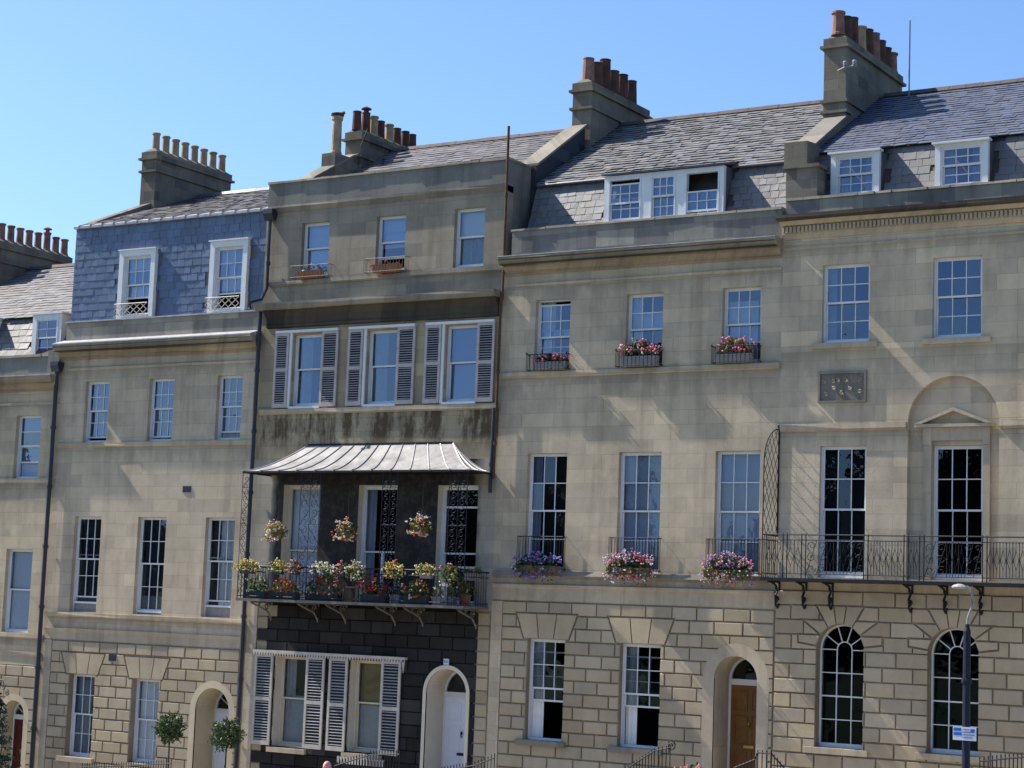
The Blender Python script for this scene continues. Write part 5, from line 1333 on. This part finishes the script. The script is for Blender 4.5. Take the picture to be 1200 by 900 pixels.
def crate():
    t = thing('garden_chair', 'small slatted wooden chair behind the balcony rail, left of the middle window', 'chair', (-30.1, -.75, .09))
    s = MB()
    for k in range(5): s.box(-30.32, -29.88, -.95+k*.09, -.88+k*.09, .46, .49)
    s.build('seat', 'planter_wood', t)
    b = MB()
    for k in range(4): b.box(-30.32, -29.88, -.50, -.47, .56+k*.09, .62+k*.09)
    b.build('backrest', 'planter_wood', t)
    for x in (-30.35, -29.89):
        for y, zt in ((-.97, .46), (-.52, .92)):
            l = MB(); l.box(x, x+.04, y-.02, y+.02, .092, zt); l.build('leg', 'planter_wood', t)
crate()
def bird():
    t = thing('swan_ornament', 'white swan-shaped ornament among the white flowers at the right of the balcony', 'ornament', (-27.05, -1.12, .30))
    m = MB(); m.ball((-27.05, -1.10, .62), .09, sx=1.4, sz=.8, n=10, k=7); m.tube([(-27.14, -1.10, .64), (-27.2, -1.11, .74), (-27.17, -1.12, .84), (-27.12, -1.12, .87)], .028, 6, r1=.022); m.ball((-27.12, -1.12, .87), .035, n=8, k=5); m.lathe(-27.05, -1.10, [(.04, .09), (.03, .56)], 8)
    m.build('body', 'whitep', t)
    k = MB(); k.tube([(-27.09, -1.13, .87), (-27.03, -1.14, .855)], .012, 5, r1=.004); k.build('beak', 'orange', t)
bird()
gh = 'hanging baskets under the canopy'
def basket(label, x, z, cols, leaf, seed):
    t = thing('hanging_basket', label, 'hanging basket', (x, -1.15, z-.2), gh)
    c = MB(); R.seed(seed); c.lathe(x, -1.15, [(.05, z-.2), (.15, z-.14), (.2, z-.02), (.2, z)], 12); c.build('basket', 'planter_wood', t)
    w = MB()
    for k in range(3): w.tube([(x+.19*cos(k*2.1), -1.15+.19*sin(k*2.1), z), (x, -1.15, z+.42)], .005, 3)
    w.tube([(x, -1.15, z+.42), (x, -1.15, 3.49)], .006, 3); w.build('chain', 'iron', t)
    plants(t, x, -1.17, z-.12, .52, .46, .42, cols, 200, 85, leaf, .055, .042, .12, seed)
basket('small yellow-green hanging basket with red and white blooms, left of the three', -32.48, 1.88, [('salmon', 3), ('whitep', 2), ('cream', 2), ('red', 1)], 'leaf_yellow', 51)
basket('round hanging basket of red and cream blooms between left and middle balcony windows', -30.16, 1.92, [('salmon', 3), ('cream', 3), ('red', 2), ('whitep', 1)], 'leaf', 52)
basket('hanging basket with a bright red cluster and orange blooms, nearest the right balcony window', -27.82, 2.06, [('salmon', 4), ('red', 2), ('whitep', 2), ('orange', 1)], 'leaf', 53)

# ------------------------------------------------------------------ street level
def topiary(label, x, y, z, r, seed):
    t = thing('topiary_tree', label, 'topiary', (x, y, gslope(x)), 'clipped bay trees by the arched door')
    R.seed(seed); g = gslope(x)
    p = MB(); p.prism_z([(x-.2, y-.2), (x+.2, y-.2), (x+.2, y+.2), (x-.2, y+.2)], g+.001, g+.4); p.box(x-.22, x+.22, y-.22, y-.2, g+.34, g+.41); p.box(x-.22, x+.22, y+.2, y+.22, g+.34, g+.41); p.build('planter', 'planter_green', t)
    s = MB(); s.tube([(x, y, g+.39), (x+.01, y, (g+z)/2), (x, y, z)], .028, 6, r1=.02)
    for k in range(14):
        a = R.uniform(0, 6.28); e = R.uniform(-.6, 1.2); q = r*.75
        s.tube([(x, y, z-r*.5), (x+q*.5*cos(a), y+q*.5*sin(a), z-r*.2+q*.3*e), (x+q*cos(a)*.9, y+q*sin(a)*.9, z+q*e*.7)], .011, 4, r1=.005)
    s.build('trunk', 'bark', t)
    c = MB()
    for k in range(1500):
        v = Vector((R.gauss(0, 1), R.gauss(0, 1), R.gauss(0, 1))).normalized(); q = r*(R.random()**.33)*(1+.22*sin(v.x*4+seed)*sin(v.z*5+v.y*4+seed)+.08*sin(v.z*11))
        c.leaf((x+v.x*q, y+v.y*q, z+v.z*q*.92), R.uniform(.03, .06), asp=.45)
    for k in range(26):
        v = Vector((R.gauss(0, 1), R.gauss(0, 1), R.gauss(.4, 1))).normalized(); L = R.uniform(1.02, 1.28)
        for q in range(7):
            w = .85+(L-.85)*q/6; c.leaf((x+v.x*r*w, y+v.y*r*w, z+v.z*r*w), R.uniform(.03, .05), asp=.4)
    c.build('crown', 'leaf_dark', t)
topiary('ball-headed bay tree standing clear in front of rusticated stone, left of the arched door', -35.55, -1.5, -3.49, .40, 61)
topiary('wider ball-headed bay tree half covering the pale door beside the drainpipe', -33.56, -1.5, -3.54, .44, 62)
def conifer():
    x, y = -41.75, -2.0; t = thing('conifer', 'dark blue-green fir cut off by the left edge in front of the red door', 'tree', (x, y, gslope(x)))
    R.seed(71); g = gslope(x)
    s = MB(); s.tube([(x, y, g), (x, y, -2.75)], .06, 6, r1=.012); s.build('trunk', 'bark', t)
    c = MB(); H = -2.72-g
    for k in range(34):
        u = k/34; z = g+.35+(H-.35)*u; rr = .98*(1-u)**.8+.08
        for j in range(9):
            a = R.uniform(0, 6.28); L = rr*R.uniform(.7, 1.05)
            for q in range(9):
                w = q/8; p = (x+L*w*cos(a), y+L*w*sin(a), z-.16*w*L+.06*R.gauss(0, 1)*.5)
                for _ in range(2): c.leaf(p, R.uniform(.05, .10), asp=.22, droop=.3)
    c.build('crown', 'leaf_fir', t)
conifer()
def area_railing(label, pts, h, n, spear=True, scroll=False, mat='iron'):
    """pts: (x,y,z_top) along the rail"""
    t = thing('area_railing', label, 'railing', (pts[0][0], pts[0][1], gslope(pts[0][0])), 'street railings')
    m = MB(); P = [Vector(p) for p in pts]
    for a, b in zip(P, P[1:]):
        L = (b-a).length; k = max(2, int(L/.085))
        for i in range(k+1):
            q = a.lerp(b, i/k); m.tube([(q.x, q.y, gslope(q.x)-.02), (q.x, q.y, q.z)], .013, 4)
            if spear: m.tube([(q.x, q.y, q.z), (q.x, q.y, q.z+.05)], .020, 4, r1=.002)
    m.build('bars', mat, t)
    r = MB(); r.tube([p-Vector((0, 0, .06)) for p in P], .018, 5); r.tube([p-Vector((0, 0, h*.85)) for p in P], .015, 5)
    if scroll: spiral(r, P[-1].x+.02, P[-1].y, P[-1].z-.02, .12, 1.4, pi/2, 'x', .018, -1)
    r.build('rail', mat, t)
area_railing('low black railing under the second ground-floor window left of the bay trees', [(-38.2, -2, -4.62), (-36.6, -2, -4.48), (-35.0, -2, -4.30)], .9, 30)
area_railing('black railing rising to a scroll end under the white-shuttered window', [(-29.6, -2, -3.98), (-28.5, -2, -3.62), (-27.62, -2, -3.55)], .9, 30, spear=True)
area_railing('black spear-topped railing in front of the white panelled door', [(-26.35, -2, -3.86), (-25.4, -2, -3.66), (-24.85, -2, -3.44)], .9, 30)
area_railing('black handrail ending in a scroll left of the brown door', [(-21.3, -2, -3.46), (-20.55, -2, -2.98), (-20.15, -2, -2.88)], .9, 30, spear=False, scroll=True)
area_railing('short black railing with a curled end at the right of the brown door', [(-18.55, -2, -3.22), (-18.05, -2, -3.0), (-17.98, -2, -2.85), (-17.66, -2, -2.84), (-17.35, -2, -3.12)], .9, 30, spear=False)
area_railing('dark railing at the right edge beside the lamp post', [(-12.95, -2, -2.68), (-12.5, -2, -2.60), (-11.2, -2, -2.40)], .9, 30)
def geranium():
    x = -19.5; t = thing('flower_pot', 'pot of red geraniums on the step by the brown door', 'flower pot', (x, -2.1, -4.33))
    p = MB(); p.lathe(x, -2.1, [(.13, -4.33), (.2, -3.72), (.23, -3.72), (.23, -3.66), (.18, -3.66)], 12); p.build('planter', 'terracotta', t)
    plants(t, x, -2.1, -3.66, .7, .35, .40, [('pink', 3), ('red', 2)], 140, 26, 'leaf', .06, .05, 0, 81)
geranium()
def lamp():
    x, y = -11.92, -6.0; g = gslope(x)
    t = thing('street_lamp', 'slim grey street lamp with a swan neck before the right arched window', 'street lamp', (x, y, g))
    p = MB(); p.lathe(x, y, [(.11, g), (.11, g+.9), (.08, g+.95), (.07, -.05), (.045, 0.02), (.04, .08)], 12)
    p.build('column', 'iron_blue', t)
    a = MB(); a.tube([(x, y, .05), (x+.01, y, .2), (x+.09, y, .42), (x+.10, y, .60), (x+.06, y, .74), (x-.02, y, .80)], .024, 8); a.build('swan_neck', 'zinc', t)
    h = MB(); h.lathe(x-.16, y, [(.03, .84), (.09, .82), (.13, .785), (.12, .76), (.04, .75)], 12, sx=1.2); h.build('lamp_head', 'lead', t)
    c = MB(); c.lathe(x, y, [(.10, -1.03), (.105, -.98), (.10, -.93)], 10); c.build('collar', 'iron_blue', t)
    s = thing('street_sign', 'small white and blue parking sign fixed to the lamp post', 'sign', (x+.02, y-.1, -1.98))
    f = MB(); f.box(x-.22, x+.23, y-.115, y-.10, -2.09, -1.84); f.build('plate', 'sign_white', s)
    b = MB(); b.box(x-.205, x-.05, y-.119, y-.1155, -2.0, -1.945); b.box(x-.205, x-.06, y-.119, y-.1155, -1.92, -1.86); b.box(x+.12, x+.20, y-.119, y-.1155, -1.93, -1.87); b.build('blue_panel', 'sign_blue', s)
    l = MB()
    for q, (xa, xb) in enumerate(((-.02, .10), (-.03, .19), (-.02, .2), (-.02, .16))): l.box(x+xa, x+xb, y-.119, y-.1155, -1.89-q*.05, -1.877-q*.05)
    l.build('lettering', 'sign_ink', s)
    k = MB(); k.box(x-.12, x+.12, y-.099, y-.075, -2.05, -2.03); k.box(x-.12, x+.12, y-.099, y-.075, -1.9, -1.88); k.build('clamp', 'zinc', s)
lamp()
def person():
    x, y = -22.35, -12.0; g = gslope(x); top = -2.95; hh = top-g
    t = thing('person', 'person with a bald pink head passing below the white-shuttered windows', 'person', (x, y, g))
    k = hh/1.72
    def skin(name, V, E, Rr, mat, par, sub=1, root=0):
        me = bpy.data.meshes.new(name); me.from_pydata([(x+a*k, y+b*k, g+c*k) for a, b, c in V], E, []); me.materials.append(M[mat])
        o = bpy.data.objects.new(name, me); COL.objects.link(o); o.parent = par
        w_ = Vector(); q = par
        while q: w_ += q.location; q = q.parent
        o.location = -w_
        mo = o.modifiers.new('skin', 'SKIN'); sd = o.modifiers.new('sub', 'SUBSURF'); sd.levels = sub; sd.render_levels = sub
        for i, sv in enumerate(me.skin_vertices[0].data): sv.radius = (Rr[i]*k, Rr[i]*k); sv.use_root = i == root
        for p in me.polygons: p.use_smooth = True
        return o
    V = [(0,0,.95),(0,.01,1.12),(0,.01,1.30),(0,.0,1.42),(0,-.01,1.50),(0,-.03,1.62),(.10,0,.90),(.12,-.06,.50),(.12,.05,.09),(.12,-.10,.04),(-.10,0,.90),(-.12,.12,.50),(-.12,.28,.13),(-.12,.14,.05),(.19,0,1.38),(.24,.06,1.12),(.23,-.04,.88),(.22,-.07,.79),(-.19,0,1.38),(-.24,-.06,1.12),(-.23,-.14,.90),(-.22,-.18,.81)]
    Ed = [(0,1),(1,2),(2,3),(3,4),(4,5),(0,6),(6,7),(7,8),(8,9),(0,10),(10,11),(11,12),(12,13),(3,14),(14,15),(15,16),(16,17),(3,18),(18,19),(19,20),(20,21)]
    Rr = [.14,.15,.16,.10,.055,.07,.085,.06,.045,.04,.085,.06,.045,.04,.065,.05,.04,.035,.065,.05,.04,.035]
    body = skin('body', V, Ed, Rr, 'cloth_blue', t)
    h = MB(); hx, hy, hz = x, y-.03*k, g+1.605*k
    n, m_ = 20, 14
    for i in range(m_+1):
        pass
    vs, fs = [], []
    for i in range(m_+1):
        th = pi*i/m_; zz = -cos(th); rr = sin(th)
        for j in range(n):
            a = 2*pi*j/n; X, Y = rr*cos(a)*.080, rr*sin(a)*.098
            Z = zz*.118
            if Z < 0: X *= 1-.25*(-zz); Y = Y*(1-.18*(-zz))-.008*(-zz)
            if Y < -.05 and abs(X) < .018 and -.04 < Z < .01: Y -= .02
            if Y < -.05 and .018 < abs(X) < .045 and .0 < Z < .03: Y += .010
            vs.append((hx+X*k, hy+Y*k, hz+Z*k))
    for i in range(m_):
        for j in range(n): fs.append((i*n+j, i*n+(j+1) % n, (i+1)*n+(j+1) % n, (i+1)*n+j))
    h.mesh(vs, fs)
    for s in (-1, 1): h.ball((hx+s*.080*k, hy+.01*k, hz-.005*k), .028*k, sx=.4, sz=1.2, n=8, k=6)
    hd = h.build('head', 'skin', body, smooth=True)
    hr = MB()
    for j in range(9):
        a = pi*(j/8); hr.ball((hx+.078*k*cos(a), hy+(.085*sin(a)+.012)*k, hz-.035*k), .024*k, n=6, k=4)
    hr.build('hair', 'hair', hd)
    e = MB()
    for s in (-1, 1): e.ball((hx+s*.03*k, hy-.083*k, hz+.012*k), .010*k, n=6, k=4)
    e.build('eyes', 'sign_white', hd)
    for s, (bx, by, bz) in ((1, (.22, -.07, .79)), (-1, (-.22, -.18, .81))):
        hn = MB(); c = Vector((x+bx*k, y+by*k, g+bz*k)); hn.ball((c.x, c.y, c.z-.04*k), .04*k, sx=.55, sz=1.2, n=8, k=6)
        for f in range(4):
            yy = c.y+(-.03+.02*f)*k; L = (.075, .085, .08, .06)[f]*k
            hn.tube([(c.x, yy, c.z-.07*k), (c.x-s*.006*k, yy, c.z-.07*k-L*.5), (c.x-s*.02*k, yy, c.z-.07*k-L*.95)], .0085*k, 6, r1=.006*k)
        hn.tube([(c.x, c.y-.03*k, c.z-.02*k), (c.x-s*.01*k, c.y-.055*k, c.z-.06*k), (c.x-s*.015*k, c.y-.055*k, c.z-.09*k)], .010*k, 6, r1=.007*k)
        hn.build('hand', 'skin', body, smooth=True)
person()

# ------------------------------------------------------------------ ground, road, trees across the road
def ground():
    def sheet(name, y0, y1, dz, mat, kind='structure', xr=(-300, 300), ny=1):
        m = MB(); xs = sorted({xr[0], xr[1], -75, 20, *range(-70, 20, 10)}); ys = [y0+(y1-y0)*i/ny for i in range(ny+1)]
        for a, b in zip(xs, xs[1:]):
            for c, d in zip(ys, ys[1:]): m.face([(a, c, gslope(a)+dz), (b, c, gslope(b)+dz), (b, d, gslope(b)+dz), (a, d, gslope(a)+dz)])
        o = m.build(name, mat, None); o['kind'] = kind; return o
    sheet('ground', -900, 600, -.16, 'grass_ground', xr=(-900, 900))
    sheet('pavement', -7.2, .35, 0, 'paving')
    k = MB()
    xs = [-300, -75]+list(range(-70, 20, 10))+[20, 300]
    for y0, y1 in ((-7.35, -7.2), (-17.0, -16.85)):
        for a, b in zip(xs, xs[1:]):
            k.mesh([(a, y0, gslope(a)-.2), (b, y0, gslope(b)-.2), (b, y1, gslope(b)-.2), (a, y1, gslope(a)-.2), (a, y0, gslope(a)+.004), (b, y0, gslope(b)+.004), (b, y1, gslope(b)+.004), (a, y1, gslope(a)+.004)], [(4,5,6,7),(0,1,5,4),(2,3,7,6)])
    o = k.build('kerb', 'trim', None); o['kind'] = 'structure'
    sheet('road', -16.85, -7.35, -.13, 'asphalt')
    sheet('far_pavement', -21, -17.0, 0, 'paving')
    pl = MB()
    for a in range(-70, 10, 6):
        pl.face([(a, -12.05, gslope(a)-.126), (a+3, -12.05, gslope(a+3)-.126), (a+3, -11.95, gslope(a+3)-.126), (a, -11.95, gslope(a)-.126)])
    o = pl.build('road_marking', 'sign_white', None); o['kind'] = 'structure'
ground()
def park_trees():
    R.seed(91); c = MB()
    x = -215.0
    while x < 60:
        rr = R.uniform(4.5, 7); y = -108+R.uniform(-8, 8); H = R.uniform(11, 14.5)
        if -84 < x < -63: H = R.uniform(3.5, 7)
        if -62 < x < -44: H = 19
        for k in range(620):
            v = Vector((R.gauss(0, 1), R.gauss(0, 1), R.gauss(0, 1))).normalized(); q = R.random()**.4
            c.leaf((x+v.x*rr*q, y+v.y*rr*q, H*.5-2+v.z*(H*.5+2)*q), R.uniform(.8, 1.5), asp=.8)
        x += rr*R.uniform(.6, .9)
    o = c.build('distant_wood', 'leaf_far', None); o['kind'] = 'stuff'; o['label'] = 'line of park trees across the road'; o['category'] = 'wood'
park_trees()

# ------------------------------------------------------------------ light, sky, camera
SUN = Vector((-7.2, -.88, 7.5)).normalized()
el = math.asin(SUN.z); az = atan2(SUN.x, SUN.y)     # clockwise from +Y
wd = bpy.data.worlds.new('World'); scene.world = wd; wd.use_nodes = True
nt = wd.node_tree; bg = nt.nodes['Background']
sky = nt.nodes.new('ShaderNodeTexSky'); sky.sky_type = 'NISHITA'; sky.sun_disc = False
sky.sun_elevation = el; sky.sun_rotation = az; sky.altitude = 0; sky.air_density = 1.0; sky.dust_density = 1.0; sky.ozone_density = 4.0
tint = mixc(nt, 'MULTIPLY', 1.0, sky.outputs[0], (.83, .97, 1.14, 1)); nt.links.new(tint, bg.inputs[0]); bg.inputs[1].default_value = .185
sl = bpy.data.lights.new('sun', 'SUN'); sl.energy = 9.8; sl.angle = radians(.53); sl.color = (1.0, .94, .84)
so = bpy.data.objects.new('sun', sl); COL.objects.link(so); so.rotation_euler = (-SUN).to_track_quat('-Z', 'Y').to_euler(); so.location = (-60, -10, 60)

cam = bpy.data.cameras.new('camera'); co = bpy.data.objects.new('camera', cam); COL.objects.link(co)
yaw, pitch, roll, F = -0.5540825246123375, 0.11726248163407423, 0.03731873981812927, 2.2619562254064545
f = Vector((sin(yaw)*cos(pitch), cos(yaw)*cos(pitch), sin(pitch))); r = f.cross(Vector((0, 0, 1))).normalized(); u = r.cross(f)
r2 = r*cos(roll)+u*sin(roll); u2 = -r*sin(roll)+u*cos(roll)
mt = Matrix((r2, u2, -f)).transposed().to_4x4(); mt.translation = (0, -42, 0); co.matrix_world = mt
cam.sensor_fit = 'HORIZONTAL'; cam.sensor_width = 36; cam.lens = 36*F*1000/1200; cam.clip_start = .5; cam.clip_end = 3000
scene.camera = co
scene.view_settings.view_transform = 'Standard'; scene.view_settings.look = 'None'; scene.view_settings.exposure = 0
